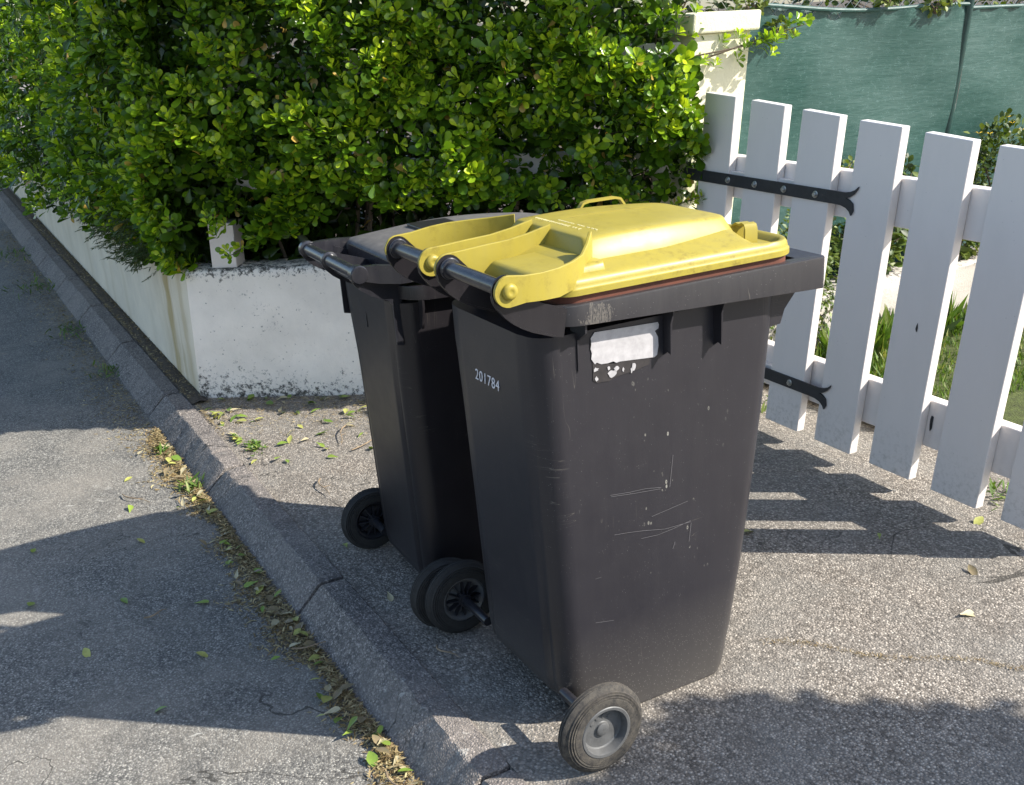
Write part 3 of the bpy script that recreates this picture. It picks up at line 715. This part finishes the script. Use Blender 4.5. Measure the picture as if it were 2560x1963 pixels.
# second bin: charcoal with a grey lid
bin2 = empty('wheelie_bin', (-.668, -.018, 0), math.radians(-1.2)); tag(bin2, 'charcoal wheelie bin with flat dark grey lid, between yellow-lidded bin and white wall', 'wheelie bin')
bm = bmesh.new(); R2 = body_rings(hz=.925, w0=.188, w1=.215)
loft(bm, [[(x, y * .98, z * .97) for x, y, z in r] for r in R2])
for sx in (-1, 1):
    for y in (.02, .27, .41): prism_y(bm, [(sx * .22, .91), (sx * .245, .91), (sx * .245, .885), (sx * .23, .83), (sx * .215, .83)], y - .003, y + .003)
obj('body', bm, PL_BODY2, bin2, smooth=True, ang=32)
bm = bmesh.new(); rim_ring(bm, .25, -.03, .66, .945, .035, .06); obj('rim', bm, PL_BODY2, bin2, smooth=True, ang=30)
T2Y, T2Z = -.128, .988
fin2 = [(T2Y + .022 * math.cos(a), T2Z + .022 * math.sin(a)) for a in [math.radians(q) for q in range(60, 185, 12)]] + [(-.148, .975), (-.138, .960), (-.122, .944), (-.102, .930), (-.078, .918), (-.055, .909), (-.044, .895), (-.042, .790), (-.024, .786), (-.020, .90), (-.01, .97), (-.05, .985)]
for x in (-.205, -.020, .196):
    bm = bmesh.new(); prism_x(bm, fin2, x - .0025, x + .0025); obj('handle_bracket', bm, PL_TUBE2, bin2, smooth=True)
bm = bmesh.new(); lathe_x(bm, [(0, .022), (.002, .0235), (.018, .0235), (.020, .017), (.185, .017), (.187, .0225), (.200, .0225), (.202, .017), (.400, .017), (.402, .0235), (.424, .0235), (.427, .021), (.4275, .019), (.4265, .001)], -.214, T2Y, T2Z, 36)
obj('handle', bm, PL_TUBE, bin2, smooth=True, ang=35)
# lid with recessed tray behind the handle
bm = bmesh.new()
def l2(d, zf, y0=-.012): return [(x, y, zf(x, y)) for x, y in rr(-.238 + d, .238 - d, y0 + d, .60 - d, tuple(max(q - d, .006) for q in (.02, .02, .07, .07)), 8, 20)]
def crown(y): return .026 * math.sin(max(0, min(1, (y + .02) / .6)) * math.pi)
rings = [l2(.004, lambda x, y: .955), l2(0, lambda x, y: .957), l2(0, lambda x, y: .982 + crown(y) * .55), l2(.004, lambda x, y: .990 + crown(y) * .6), l2(.012, lambda x, y: .996 + crown(y) * .7), l2(.04, lambda x, y: .999 + crown(y) * .9), l2(.08, lambda x, y: 1.0 + crown(y)), l2(.16, lambda x, y: 1.001 + crown(y) * 1.05)]
loft(bm, rings)
obj('lid', bm, PL_LID2, bin2, smooth=True, ang=40)
bm = bmesh.new(); box(bm, -.15, .0, .15, .27, 1.018, 1.030, .003); box(bm, .03, .15, .20, .30, 1.018, 1.031, .003); obj('lid_badge', bm, PL_BODY2, bin2)
bm = bmesh.new()   # tray between tube and lid; rear lip added to block sun through the gap
prism_x(bm, [(-.118, .955), (-.012, .955), (-.012, .99), (-.018, .99), (-.022, .962), (-.108, .962), (-.112, .978), (-.118, .978)], -.175, .2)
for sx in (-1, 1):
    Lr = [[(sx * x, y, zb), (sx * (x - .02), y, zb), (sx * (x - .02), y, zt), (sx * x, y, zt)] for x, y, zb, zt in ((.208, -.125, .972, 1.006), (.214, -.08, .960, 1.006), (.232, -.03, .955, 1.002), (.236, .01, .955, .998))]
    loft(bm, Lr)
obj('hinge_tray', bm, PL_TUBE2, bin2)
wheel(bin2, .277, 1, capped=False, R=.1, tm=RUBBER); wheel(bin2, -.277, -1, capped=False, R=.1, tm=RUBBER)
bm = bmesh.new(); lathe_x(bm, [(0, .012), (.11, .012)], .165, 0, .1, 20); obj('axle_stub', bm, PL_TUBE2, bin2, smooth=True)
bm = bmesh.new(); lathe_x(bm, [(0, .012), (.11, .012)], -.275, 0, .1, 20); obj('axle_stub', bm, PL_TUBE2, bin2, smooth=True)

# ------------------------------------------------------------------ hedge
def bulge(z): return .02 + .15 * np.clip((z - .62) / .35, 0, 1) ** .7
def hedge_pts(n, depth_max, zmax=1.95, street_len=9.0):
    """random points near the outer skin; returns centre, outward normal, depth, along"""
    C = []; N = []; Dp = []; S = []
    A_ = np.array(A); sd = np.array(SD); sn = np.array(SN); st = np.array([-1, .004, 0.]); stn = np.array([0, -1., 0])
    while len(C) < n:
        side = rng.random()
        if side < .46:     # splay face
            s = rng.uniform(-.05, WLEN + .13); zb = .66 + .22 * min(1, max(0, (s - .2) / .55))
            if s > 1.5: zb = .84
            z = rng.uniform(zb, zmax)
            if s > WLEN + .13 - .30 * (z - .8): continue
            base = A_ + sd * s; nn = sn
            endf = max(0, (s - WLEN + .12)) / .28
            out = bulge(z) + .03 * math.sin(s * 5 + z * 3) - endf * .10
        else:
            s = rng.uniform(0, 1) ** 1.9 * street_len; zb = .60 - .03 * min(s, 4) - .04 * math.sin(s * 2.3)
            z = rng.uniform(zb, zmax + .5 * (s > 2)); base = A_ + st * s; nn = stn
            out = bulge(z) * (1.05) + .03 * math.sin(s * 4 + z * 3) + .075 * min(max(s - .4, 0), 6)
            if s < .5:   # round the corner
                k = 1 - s / .5; nn = nn * (1 - k * .5) + sn * k * .5
        dpt = min(rng.exponential(depth_max / 2.2), depth_max * 1.6)
        nn = nn / np.linalg.norm(nn)
        p = base + nn * (out - dpt); p = p + np.array([LEAN * z, 0, z])
        cl = math.sin(p[0] * 9 + 1.3) * math.sin(p[1] * 8.3 + p[2] * 2) * math.sin(p[2] * 9.7 + p[0] * 3)
        if dpt < .06 and cl < -.16: continue
        p = p + nn * .055 * max(cl, -.5)
        C.append(p); N.append(nn); Dp.append(dpt); S.append(s if side < .46 else -s)
    return np.array(C), np.array(N), np.array(Dp), np.array(S)
def inner_pts(n, zlo=.42, zhi=2.1):
    s = rng.uniform(-7, WLEN - .05, n); o = -rng.uniform(.16, .75, n); z = rng.uniform(zlo, zhi, n)
    P = []
    for a, b, c in zip(s, o, z):
        P.append(splay(a, b, c) if a > 0 else street(-a, b, c))
    return np.array([tuple(p) for p in P])
hedge = empty('hedge', (-2.2, .6, .6)); tag(hedge, 'big glossy green hedge spilling over the white and cream walls', 'hedge')
OFF = np.array([-2.2, .6, .6])
C, N, Dp, S = hedge_pts(5200, .16)
keep = ~((S > -.02) & (S < .30) & (C[:, 2] < .80)); C, N, Dp, S = C[keep], N[keep], Dp[keep], S[keep]
axes = norm(N * rng.uniform(.3, 1.1, (len(C), 1)) + np.array([0, 0, 1]) * rng.uniform(.2, 1.1, (len(C), 1)) + rng.normal(0, .35, (len(C), 3)) + np.array([.12, .0, 0]))
br = np.clip(.72 - Dp * 2.8 + rng.normal(0, .15, len(C)) + .12 * np.clip(S, 0, 2) / 2, .1, 1)  # shade at depth and sun on the right end put into leaf tint
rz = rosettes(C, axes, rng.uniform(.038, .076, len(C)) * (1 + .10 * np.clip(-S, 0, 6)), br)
# inner leaves, the hedge's interior shade put into their dark tint
Ci, Ni, Di, Si = hedge_pts(11000, .34)
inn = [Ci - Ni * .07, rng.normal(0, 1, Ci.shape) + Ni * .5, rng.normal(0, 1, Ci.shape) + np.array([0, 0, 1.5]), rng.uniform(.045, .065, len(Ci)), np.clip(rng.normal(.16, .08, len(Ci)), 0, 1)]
keep = ~((Si > -.02) & (Si < .30) & (Ci[:, 2] < .82)); inn = [q[keep] for q in inn]
Ip = np.concatenate([inner_pts(16000), inner_pts(16000, .42, 1.05)]); Ip = Ip[(Ip[:, 2] > 1.05) | (Ip[:, 1] > .0)]
inn2 = [Ip, rng.normal(0, 1, Ip.shape), rng.normal(0, 1, Ip.shape) + np.array([0, 0, .6]), rng.uniform(.06, .095, len(Ip)), np.clip(rng.normal(.06, .04, len(Ip)), 0, 1)]  # darkest tint: deep hedge shade put into the leaf colour
# sprigs: escaping shoots (a: base, d: direction)
sp_c = []; sp_a = []; twigs = []
def shoot(p0, p1, n, spread=.03, size=.04):
    p0 = np.array(p0); p1 = np.array(p1); twigs.append([tuple(p0), tuple((p0 + p1) / 2 + rng.normal(0, .01, 3)), tuple(p1)])
    for k in range(n):
        f = .45 + .55 * k / max(n - 1, 1); sp_c.append(p0 + (p1 - p0) * f + rng.normal(0, spread, 3)); sp_a.append((p1 - p0) / np.linalg.norm(p1 - p0) + np.array([0, 0, .8]) + rng.normal(0, .3, 3))
shoot((-1.50, 1.52, 1.36), (-1.36, 1.98, 1.42), 12, .03)
shoot((-1.46, 1.68, 1.36), (-1.33, 2.10, 1.47), 9, .026)
shoot((-1.50, 1.45, 1.50), (-1.42, 1.66, 1.52), 8, .03)
shoot((-1.62, 1.35, 1.10), (-1.45, 1.52, 1.16), 8, .03)
shoot((-1.55, 1.45, .80), (-1.36, 1.62, .86), 6, .02)
for s_, z_ in ((.20, .80), (.27, .70), (.18, .86)):
    q = np.array(splay(s_, .17, z_)); shoot(q - np.array(SN) * .16, q, 3, .018)
sp = rosettes(np.array(sp_c), np.array(sp_a), rng.uniform(.034, .046, len(sp_c)), np.clip(rng.normal(.85, .08, len(sp_c)), 0, 1))
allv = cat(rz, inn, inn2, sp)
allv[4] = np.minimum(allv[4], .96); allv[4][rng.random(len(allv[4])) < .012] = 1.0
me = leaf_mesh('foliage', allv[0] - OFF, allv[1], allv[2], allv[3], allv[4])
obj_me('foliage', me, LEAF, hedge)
bm = bmesh.new(); rn = random.Random(2)
for k in range(26):
    s = rn.uniform(.1, WLEN); p = np.array(splay(s, -.2 - rn.uniform(0, .2), .6)); pts = [p - OFF]
    d = np.array([rn.uniform(-.3, .3), rn.uniform(-.3, .3), 1.]); q = p
    for j in range(5):
        q = q + d * .22 + np.array([rn.uniform(-.06, .06), rn.uniform(-.06, .06), 0]); pts.append(q - OFF)
    r0 = rn.uniform(.004, .012); tube(bm, pts, [r0 * (1 - .15 * i) for i in range(len(pts))], 6)
for k in range(90):
    s = rn.uniform(.3, WLEN); z = rn.uniform(.8, 1.7); p = np.array(splay(s, -.15, z)); q = np.array(splay(s + rn.uniform(-.15, .15), .05 + rn.uniform(0, .06), z + rn.uniform(-.03, .12)))
    tube(bm, [p - OFF, (p + q) / 2 - OFF + np.array([0, 0, .02]), q - OFF], [.004, .003, .0015], 5)
for t in twigs: tube(bm, [np.array(q) - OFF for q in t], [.004, .003, .0015], 5)
obj('branches', bm, BARK, hedge, smooth=True)
# conifer sprays creeping out under the hedge on the street side
cf = empty('conifer_shrub', (-4.0, -.15, .6)); tag(cf, 'dark feathery conifer branches drooping over the cream street wall', 'shrub')
B = []; D = []; L_ = []; T = []
for k in range(300):
    s = rng.uniform(.35, 2.2); z = rng.uniform(.52, .78); p = np.array(street(s, rng.uniform(.0, .1), z)); d = norm(np.array([rng.normal(0, .5), -1, rng.normal(-.25, .3)])); ln = rng.uniform(.06, .12)
    for j in range(16):
        b = p + d * ln * j / 16
        for sg in (-1, 1):
            B.append(b); D.append(d * .8 + np.cross(d, [0, 0, 1]) * sg * .7 + rng.normal(0, .25, 3)); L_.append(rng.uniform(.014, .030)); T.append(rng.random())
me = leaf_mesh('sprays', np.array(B) - np.array([-4.0, -.15, .6]), np.array(D), rng.normal(0, .4, (len(B), 3)) + np.array([0, 0, 1]), np.array(L_), np.array(T), 'needle', 1.6)
obj_me('sprays', me, CONIF, cf)

# ------------------------------------------------------------------ green screen fence, low wall, plants behind the gate
def m_net():
    M = MAT('green windbreak netting', .5, (.03, .16, .13))
    v = M.vec((1, 1, 1)); w1 = M.noise(1, 3, .6, v=M.vec((1, 14, 420)))
    sp = M.ramp(M.voro(1, v=M.vec((1, 260, 420))), [(0, 1), (.16, 1), (.24, 0)]); sel = M.ramp(M.noise(40, 3, .7), [(.5, 0), (.62, 1)])
    c = M.mix(M.ramp(w1, [(.3, 0), (.7, 1)]), (.013, .056, .047), (.023, .075, .063))
    c = M.mix(M.ramp(M.noise(2.5, 4), [(.4, 0), (.75, 1)]), c, (.042, .09, .08))
    c = M.mix(M.math('MULTIPLY', M.math('MULTIPLY', sp, sel), .75), c, (.42, .62, .6))  # pale specks: sun sparkles on the netting put into the colour
    M.color(c); n0 = M.bump(w1, .5, .002); M.bump(M.noise(1, 4, .6, v=M.vec((1, 1.6, 7))), .25, .04, n0); return M.m
NET = m_net()
XS = -1.76
def scr(y, z, o=0): return Vector((XS + LEAN * z + o, y, z))
sf = empty('screen_fence', (XS, 3, 0)); tag(sf, 'dark green windbreak netting tied to a wire fence behind the gate', 'fence')
def netting(y0, y1, top):
    bm = bmesh.new(); ny = 60; nz = 30; V = []
    for j in range(nz + 1):
        row = []
        for i in range(ny + 1):
            y = y0 + (y1 - y0) * i / ny; zt = top(y); z = .30 + (zt - .30) * j / nz
            o = .012 * math.sin(z * 9 + y * 2.2) * math.sin(y * 5) + .016 * math.sin(y * 1.9 + 1) + (.01 * math.sin(y * 40) if j == nz else 0)
            row.append(bm.verts.new(scr(y, z, o) - Vector((XS, 3, 0))))
        V.append(row)
    for j in range(nz):
        for i in range(ny): bm.faces.new((V[j][i], V[j][i + 1], V[j + 1][i + 1], V[j + 1][i]))
    o = obj('netting', bm, NET, sf, smooth=True, ang=180)
    bm = bmesh.new(); tube(bm, [scr(y0 + (y1 - y0) * i / 40, top(y0 + (y1 - y0) * i / 40) + .003, .006 + .004 * math.sin(i * 2.1)) - Vector((XS, 3, 0)) for i in range(41)], .0085, 8)
    obj('rolled_hem', bm, NET, sf, smooth=True)
SEAM = 3.27
netting(2.0, SEAM - .012, lambda y: 1.552 - .045 * (y - 1.9) - .025 * math.sin(max(0, (y - 1.9)) / 1.35 * math.pi) ** 2)
netting(SEAM + .012, 6.2, lambda y: 1.475 - .02 * (y - 3.2))
bm = bmesh.new(); tube(bm, [scr(SEAM, .2) - Vector((XS, 3, 0)), scr(SEAM, 1.75) - Vector((XS, 3, 0))], .021, 14); obj('post', bm, simple('seam shade green', (.006, .035, .030), .5), sf, smooth=True)  # post darkened: shadow of the netting's seam fold put into its colour
WIRE = simple('galvanised wire', (.35, .37, .37), .45, .2, 50, .1, 100, metal=.6)
bm = bmesh.new()
for k in range(12, 90):
    for sg in (-1, 1):
        y = 1.2 + k * .055; p0 = scr(y, 1.40, -.01) - Vector((XS, 3, 0)); p1 = scr(y + sg * .40, 1.80, -.01) - Vector((XS, 3, 0)); tube(bm, [p0, p1], .0014, 4)
tube(bm, [scr(2.0, 1.80, -.01) - Vector((XS, 3, 0)), scr(6.2, 1.80, -.01) - Vector((XS, 3, 0))], .002, 5)
obj('chain_link', bm, WIRE, sf)
# low whitewashed retaining wall
def lowf(s, o, z): return Vector((-1.47 + o + LEAN * z * .3, 2.02 + s, z))
w = wavy_wall('retaining_wall', lowf, 5.0, .325, .22, WALL_L, 60, 8, .008); tag(w, 'low peeling whitewashed wall beyond the gate, edging the lawn', 'wall')
def shrub(name, label, cen, rad, n, size, tint, mat=LEAF2, cat_='shrub', kind='ov', group=None, flowers=0, down=0):
    e = empty(name, tuple(cen)); tag(e, label, cat_, group)
    u = rng.normal(0, 1, (n, 3)); u = norm(u); r = rng.uniform(.35, 1, (n, 1)) ** .5; bump_ = 1 + .25 * np.sin(u[:, :1] * 7) * np.sin(u[:, 2:] * 6 + 1)
    P = u * r * np.array(rad) * bump_
    me = leaf_mesh('foliage', P, u + rng.normal(0, .7, (n, 3)) + np.array([0, 0, -down]), rng.normal(0, .5, (n, 3)) + np.array([0, 0, 1]), rng.uniform(size * .6, size * 1.2, n), np.clip(rng.normal(tint, .25, n), 0, 1), kind)
    obj_me('foliage', me, mat, e)
    bm = bmesh.new(); rn = random.Random(n)
    for k in range(9):
        d = Vector((rn.uniform(-1, 1) * rad[0], rn.uniform(-1, 1) * rad[1], rn.uniform(-.2, .8) * rad[2])); tube(bm, [(0, 0, -rad[2]), d * .5 + Vector((0, 0, -rad[2] * .3)), d], [.006, .004, .002], 5)
    obj('stems', bm, BARK, e)
    for k in range(flowers):
        bm = bmesh.new(); c = Vector((rn.uniform(-.8, .8) * rad[0], rn.uniform(-.8, .8) * rad[1], rad[2] * rn.uniform(.6, 1.0)))
        for q in range(5):
            a = q * math.tau / 5; t1 = Vector((math.cos(a), math.sin(a), .3)) * .016; t2 = Vector((math.cos(a + .6), math.sin(a + .6), .3)) * .016
            bm.faces.new([bm.verts.new(c), bm.verts.new(c + t1), bm.verts.new(c + (t1 + t2) * .75), bm.verts.new(c + t2)])
        obj('flower', bm, PETAL, e)
    return e
shrub('ivy', 'small leaved ivy hanging over the low wall right behind the gate hinges', (-1.49, 2.22, .36), (.10, .26, .34), 2600, .024, .5, down=.6, cat_='climbing plant')
shrub('garden_shrub', 'leafy shrub on the low wall seen through the middle gate gap', (-1.58, 2.75, .47), (.11, .22, .16), 500, .05, .45)
shrub('garden_shrub', 'low ground plant on the low wall under the green netting', (-1.56, 3.32, .42), (.1, .26, .09), 500, .04, .6)
shrub('rose_bush', 'yellow flowered bush in front of the green netting at the right edge', (-1.50, 3.50, .74), (.12, .20, .24), 900, .034, .45, flowers=7, cat_='rose bush')
shrub('garden_shrub', 'thin leafy stem against the green netting beside the fourth picket', (-1.60, 2.98, .72), (.04, .07, .12), 90, .04, .25)
shrub('garden_shrub', 'pale yellow green sprig against the netting behind the third picket', (-1.60, 2.60, .83), (.04, .09, .05), 120, .025, .95)
# dark growth behind the wire fence
shrub('background_hedge', 'dark foliage beyond the wire fence along the top edge', (-2.15, 3.9, 1.55), (.30, 2.6, .42), 5200, .05, .35, cat_='hedge')
for i, (y, z) in enumerate(((1.98, 1.545), (2.14, 1.45), (2.72, 1.55), (3.02, 1.50), (3.12, 1.54))):
    shrub('climbing_plant', ['pale flowered creeper hanging over the netting beside the hedge shoot', 'pale creeper tip just under the hem of the netting near the hedge shoot', 'creeper leaves poking over the hem in the middle of the netting', 'drooping creeper tip left of the netting seam', 'creeper leaves at the top of the netting seam'][i], (XS + LEAN * z + .03, y, z), (.02, .06, .035), 60, .032, .8, cat_='climbing plant', group=None)
# lawn grass (uncountable)
n = 16000; gx = rng.uniform(-1.46, -.62, n); gy = 1.98 + rng.random(n) ** 1.5 * 4.2; gx = gx + .05 * np.sin(gy * 9)
h = rng.uniform(.02, .055, n) * (1 + 1.6 * (gx < -1.33)) * (1 + .6 * (np.sin(gy * 3.1 + gx * 5) > .4))
me = leaf_mesh('grass', np.stack([gx, gy, np.full(n, .01)], 1), np.stack([rng.normal(0, .35, n), rng.normal(0, .35, n), np.ones(n)], 1), rng.normal(0, 1, (n, 3)), h, np.clip(rng.normal(.45, .28, n), 0, 1), 'needle', 1.2)
tag(obj_me('grass', me, GRASS), 'green lawn grass beyond the gate', 'grass', kind='stuff')
# weeds
def weed(label, loc, n, size, spread, tint=.55, kind='thin', up=.7, name='weed', wf=1.3):
    e = empty(name, loc); tag(e, label, 'weed')
    P = np.stack([rng.normal(0, spread, n), rng.normal(0, spread * .6, n), rng.uniform(0, .006, n)], 1)
    D = np.stack([rng.normal(0, .7, n), rng.normal(0, .7, n), rng.uniform(.1, 1, n) * up * 1.4], 1)
    obj_me('leaves', leaf_mesh('leaves', P, D, rng.normal(0, .3, (n, 3)) + np.array([0, 0, 1]), rng.uniform(size * .5, size * 1.2, n), np.clip(rng.normal(tint, .2, n), 0, 1), kind, wf), GRASS, e)
weed('little leafy weed growing from the pavement between kerb and bins', (-2.03, -.08, .003), 130, .016, .028, .5, 'ov', .5, wf=1.0)
weed('weed tuft in the gutter at the shade edge of the road', (-1.95, -.36, -.078), 46, .05, .03, .45)
weed('pointed weed in the gutter opposite the wall corner', (-2.42, -.37, -.078), 26, .05, .015, .4)
weed('grassy weed against the kerb beyond the wall corner', (-3.75, -.36, -.078), 70, .04, .07, .45)
weed('spreading weed patch in the gutter along the cream wall', (-4.75, -.38, -.078), 90, .045, .13, .35)
weed('far weed patch at the road edge by the cream wall', (-6.2, -.42, -.078), 90, .05, .18, .35)
weed('farthest weed patch at the road edge by the cream wall', (-7.6, -.42, -.078), 90, .05, .2, .35)
weed('grass tuft at the foot of the gate beside the second picket gap', (-1.25, 1.72, .002), 110, .06, .07, .5)
weed('grass tuft under the gate between the sixth and seventh picket', (-.05, 1.85, .002), 130, .045, .07, .5)

# ------------------------------------------------------------------ litter and fallen leaves
def leafm(i):
    r2 = np.random.default_rng(100 + i)
    k = ['ov', 'ob', 'ov', 'ob', 'ov', 'ov'][i % 6]
    me = leaf_mesh('fallen_leaf', np.zeros((1, 3)) + np.array([[0, -.02, 0]]), np.array([[0, 1., .04]]), np.array([[0.05, 0, 1.]]), np.array([.042]), np.array([[.05, .32, .5, .72, .85, .98][i % 6]]), k, .85)
    return me
LM = [leafm(i) for i in range(6)]
for m_ in LM: m_.materials.append(DEAD)
LOOK = ['dried brown', 'pale withered', 'yellowing', 'light green', 'fresh green', 'dark green']
WHERE = {'wall': 'lying on the pavement before the white wall', 'gutter': 'caught in the gutter litter along the kerb', 'road': 'lying on the open road surface', 'gate': 'lying on the drive beside the bins'}
def spot(kind, x, y):
    if kind == 'gutter':
        for lim, t in ((-1.85, 'below the wall corner'), (-1.2, 'beside the sunlit kerb'), (-.65, 'in the shade of the bins'), (-.1, 'beside the middle kerb stones'), (9, 'near the bottom edge')):
            if x < lim: return ' in the gutter litter ' + t
    if kind == 'wall':
        return ' on the pavement ' + ('at the foot of the white wall' if (Vector((x, y, 0)) - A).dot(SN) < .16 else 'behind the kerb' if y < .12 else 'between white wall and charcoal bin')
    if kind == 'road': return ' on the open road ' + ('in the shade' if -1.5 < x < -.1 else 'in the sun')
    return ' on the drive ' + ('by the gate' if y > .5 else 'behind the kerb')
def place(kind, x, y, z, sc, mi):
    o = bpy.data.objects.new('fallen_leaf', LM[mi]); COL.objects.link(o)
    o.location = (x, y, z); o.rotation_euler = (random.uniform(-.45, .45), random.uniform(-.4, .4), random.uniform(0, 6.28)); o.scale = (sc * random.uniform(.7, 1.1), sc, sc)
    big = 'large ' if sc > 1.12 else 'small ' if sc < .9 else ''
    tag(o, big + LOOK[mi] + ' fallen leaf' + spot(kind, x, y), 'leaf', LOOK[mi] + ' leaves' + spot(kind, x, y))
for k in range(150):
    t = random.random() ** 1.6; s = random.uniform(.05, 1.5); p = splay(s, .03 + t * .75, 0)
    if p.y < -.14: p.y = -.12
    place('wall', p.x, p.y, .007 + random.uniform(0, .006), random.uniform(.8, 1.35), random.choice((2, 3, 3, 4, 4, 5, 1, 2)))
for k in range(120):
    x = -2.5 + 3.0 * random.random(); y = -.342 - abs(random.gauss(0, .045))
    place('gutter', x, min(y, -.335), -.068 + random.uniform(0, .012), random.uniform(.6, 1.2), random.choice((0, 0, 1, 1, 2, 3, 4)))
for x, y in ((-.95, -.9), (-.35, -1.1), (-1.6, -.62), (-1.75, -.95), (-1.2, -.75), (-1.35, -1.0), (-.75, -.62), (-.55, -.78), (-1.9, -.6), (-2.2, -.55), (-.05, -.8), (-1.05, -.55)):
    place('road', x, y, -.074, random.uniform(.9, 1.4), random.choice((2, 3, 4)))
for x, y in ((.35, 1.15), (.75, 1.25), (.9, 1.05), (-.1, 1.3), (.2, 1.35), (-.35, 1.0), (.05, 1.75), (.0, 1.62), (-.75, .1), (-.62, -.1), (-1.0, -.09)):
    place('gate', x, y, .006, random.uniform(.9, 1.4), random.choice((0, 1, 2, 3)))
n = 15000; lx = rng.uniform(-2.7, .75, n); ly = -.334 - np.abs(rng.normal(0, .040, n)) * (1 + .4 * np.sin(lx * 5) + .3 * np.sin(lx * 17)); z = -.077 + rng.uniform(0, .010, n) * np.exp(-((ly + .345) / .03) ** 2)
ex = rng.uniform(-9, -2.78, 5000); lx = np.concatenate([lx, ex]); ly = np.concatenate([ly, rng.uniform(-.166, -.10, 5000)]); z = np.concatenate([z, np.full(5000, .014)])
ex = rng.uniform(-9, -2.5, 6000); lx = np.concatenate([lx, ex]); ly = np.concatenate([ly, -.338 - np.abs(rng.normal(0, .10, 6000))]); z = np.concatenate([z, np.full(6000, -.077)]); n = len(lx)
me = leaf_mesh('leaf_litter', np.stack([lx, ly, z], 1), np.stack([rng.normal(0, 1, n), rng.normal(0, 1, n), rng.uniform(-.05, .35, n)], 1), np.stack([rng.normal(0, .3, n), rng.normal(0, .3, n), np.ones(n)], 1), rng.uniform(.006, .024, n), rng.random(n), 'thin', 1.5)
tag(obj_me('leaf_litter', me, NEEDLE), 'dry brown needles and leaf crumbs filling the gutter', 'leaf litter', kind='stuff')
n = 6000; lx = rng.uniform(-2.75, -1.2, n); ss = rng.uniform(0, 1.6, n); tt = np.abs(rng.normal(0, .22, n))
P = np.array([list(splay(a, .01 + b, 0)) for a, b in zip(ss, tt)]); P[:, 2] = .006; P[:, 1] = np.maximum(P[:, 1], -.15)
me = leaf_mesh('dry_crumbs', P, np.stack([rng.normal(0, 1, n), rng.normal(0, 1, n), rng.uniform(-.02, .25, n)], 1), np.stack([rng.normal(0, .3, n), rng.normal(0, .3, n), np.ones(n)], 1), rng.uniform(.005, .02, n), rng.random(n), 'thin', .9)
tag(obj_me('leaf_crumbs', me, NEEDLE), 'dry crumbs and needles on the pavement before the white wall', 'leaf litter', kind='stuff')
# twigs
for i, (x, y, z, ln, a, lab) in enumerate(((-2.02, .30, .008, .22, -.5, 'long brown twig among the leaves in front of the white wall'), (-1.70, .48, .008, .12, 1.1, 'short forked twig near the white wall foot'), (-1.55, .02, .008, .16, -.2, 'thin straight twig lying between kerb and charcoal bin'), (-2.05, -.95 + .35, -.074, .16, .4, 'bent twig on the shaded road near the gutter'), (-1.75, .22, .006, .2, 2.0, 'brown twig on the sunlit pavement behind the kerb'), (-.62, -.40, -.066, .11, 1.2, 'twig in the gutter litter by the middle kerb stone'), (.02, -.385, -.062, .13, .1, 'long twig in the gutter at the bottom of the photo'), (-.3, -.1, .006, .09, .15, 'thin pale straw lying behind the kerb'), (.93, 1.1, .006, .14, .9, 'curved twig on the drive at the right edge'), (-1.05, -.72, -.074, .07, 1.6, 'short curved twig on the shaded road'))):
    bm = bmesh.new(); c, s = math.cos(a), math.sin(a); pts = [(t * ln * c + .012 * math.sin(t * 5) * s, t * ln * s - .012 * math.sin(t * 5) * c, .003 + .006 * math.sin(t * 3)) for t in (0, .2, .4, .6, .8, 1)]
    tube(bm, pts, [.0028, .0026, .0024, .002, .0016, .001], 6); tube(bm, [pts[3], (pts[3][0] + .03 * s, pts[3][1] + .03 * c, .008)], [.0015, .0008], 5)
    o = obj('twig', bm, BARK_L, smooth=True, loc=(x, y, z)); tag(o, lab, 'twig')
# moss line along the drive joint
n = 900; t = rng.random(n); P = np.stack([.15 + t * .62, .62 + t * .62 + .02 * np.sin(t * 14), np.full(n, .003)], 1) + rng.normal(0, .006, (n, 3)) * np.array([1, 1, 0])
me = leaf_mesh('moss', P, rng.normal(0, 1, (n, 3)) * np.array([1, 1, .1]) + np.array([0, 0, .3]), rng.normal(0, .3, (n, 3)) + np.array([0, 0, 1]), rng.uniform(.004, .012, n), rng.random(n) * .7, 'thin', 1)
tag(obj_me('joint_moss', me, NEEDLE), 'thin line of moss and dry bits in the drive joint', 'moss', kind='stuff')
# unseen tree added beyond the right edge, crown shaped to cast the foreground shade
TC = (2.91, 2.46, 2.2)
tr = empty('shadow_caster_tree', (TC[0], TC[1], 0)); tag(tr, 'unseen stand-in tree added to shade the drive in the foreground', 'tree')
n = 7000; u = norm(rng.normal(0, 1, (n, 3))); P = u * (rng.random((n, 1)) ** .4) * np.array([.66, .66, .24]) * (1 + .12 * np.sin(u[:, :1] * 6) * np.cos(u[:, 1:2] * 5)) + np.array([0, 0, TC[2]])
obj_me('crown', leaf_mesh('crown', P, rng.normal(0, 1, (n, 3)), rng.normal(0, .6, (n, 3)) + np.array([0, 0, 1]), rng.uniform(.06, .1, n), np.clip(rng.normal(.5, .2, n), 0, 1), 'ov'), LEAF2, tr)
bm = bmesh.new(); tube(bm, [(0, 0, -.1), (.01, .02, .7), (0, 0, 1.4), (.02, 0, 2.1)], [.05, .042, .035, .015], 12)
for k in range(9):
    a = k * .7; tube(bm, [(0, 0, 1.3 + .07 * k), (.25 * math.cos(a), .25 * math.sin(a), 1.85), (.5 * math.cos(a), .5 * math.sin(a), 2.2)], [.018, .012, .004], 6)
obj('trunk', bm, BARK, tr, smooth=True)
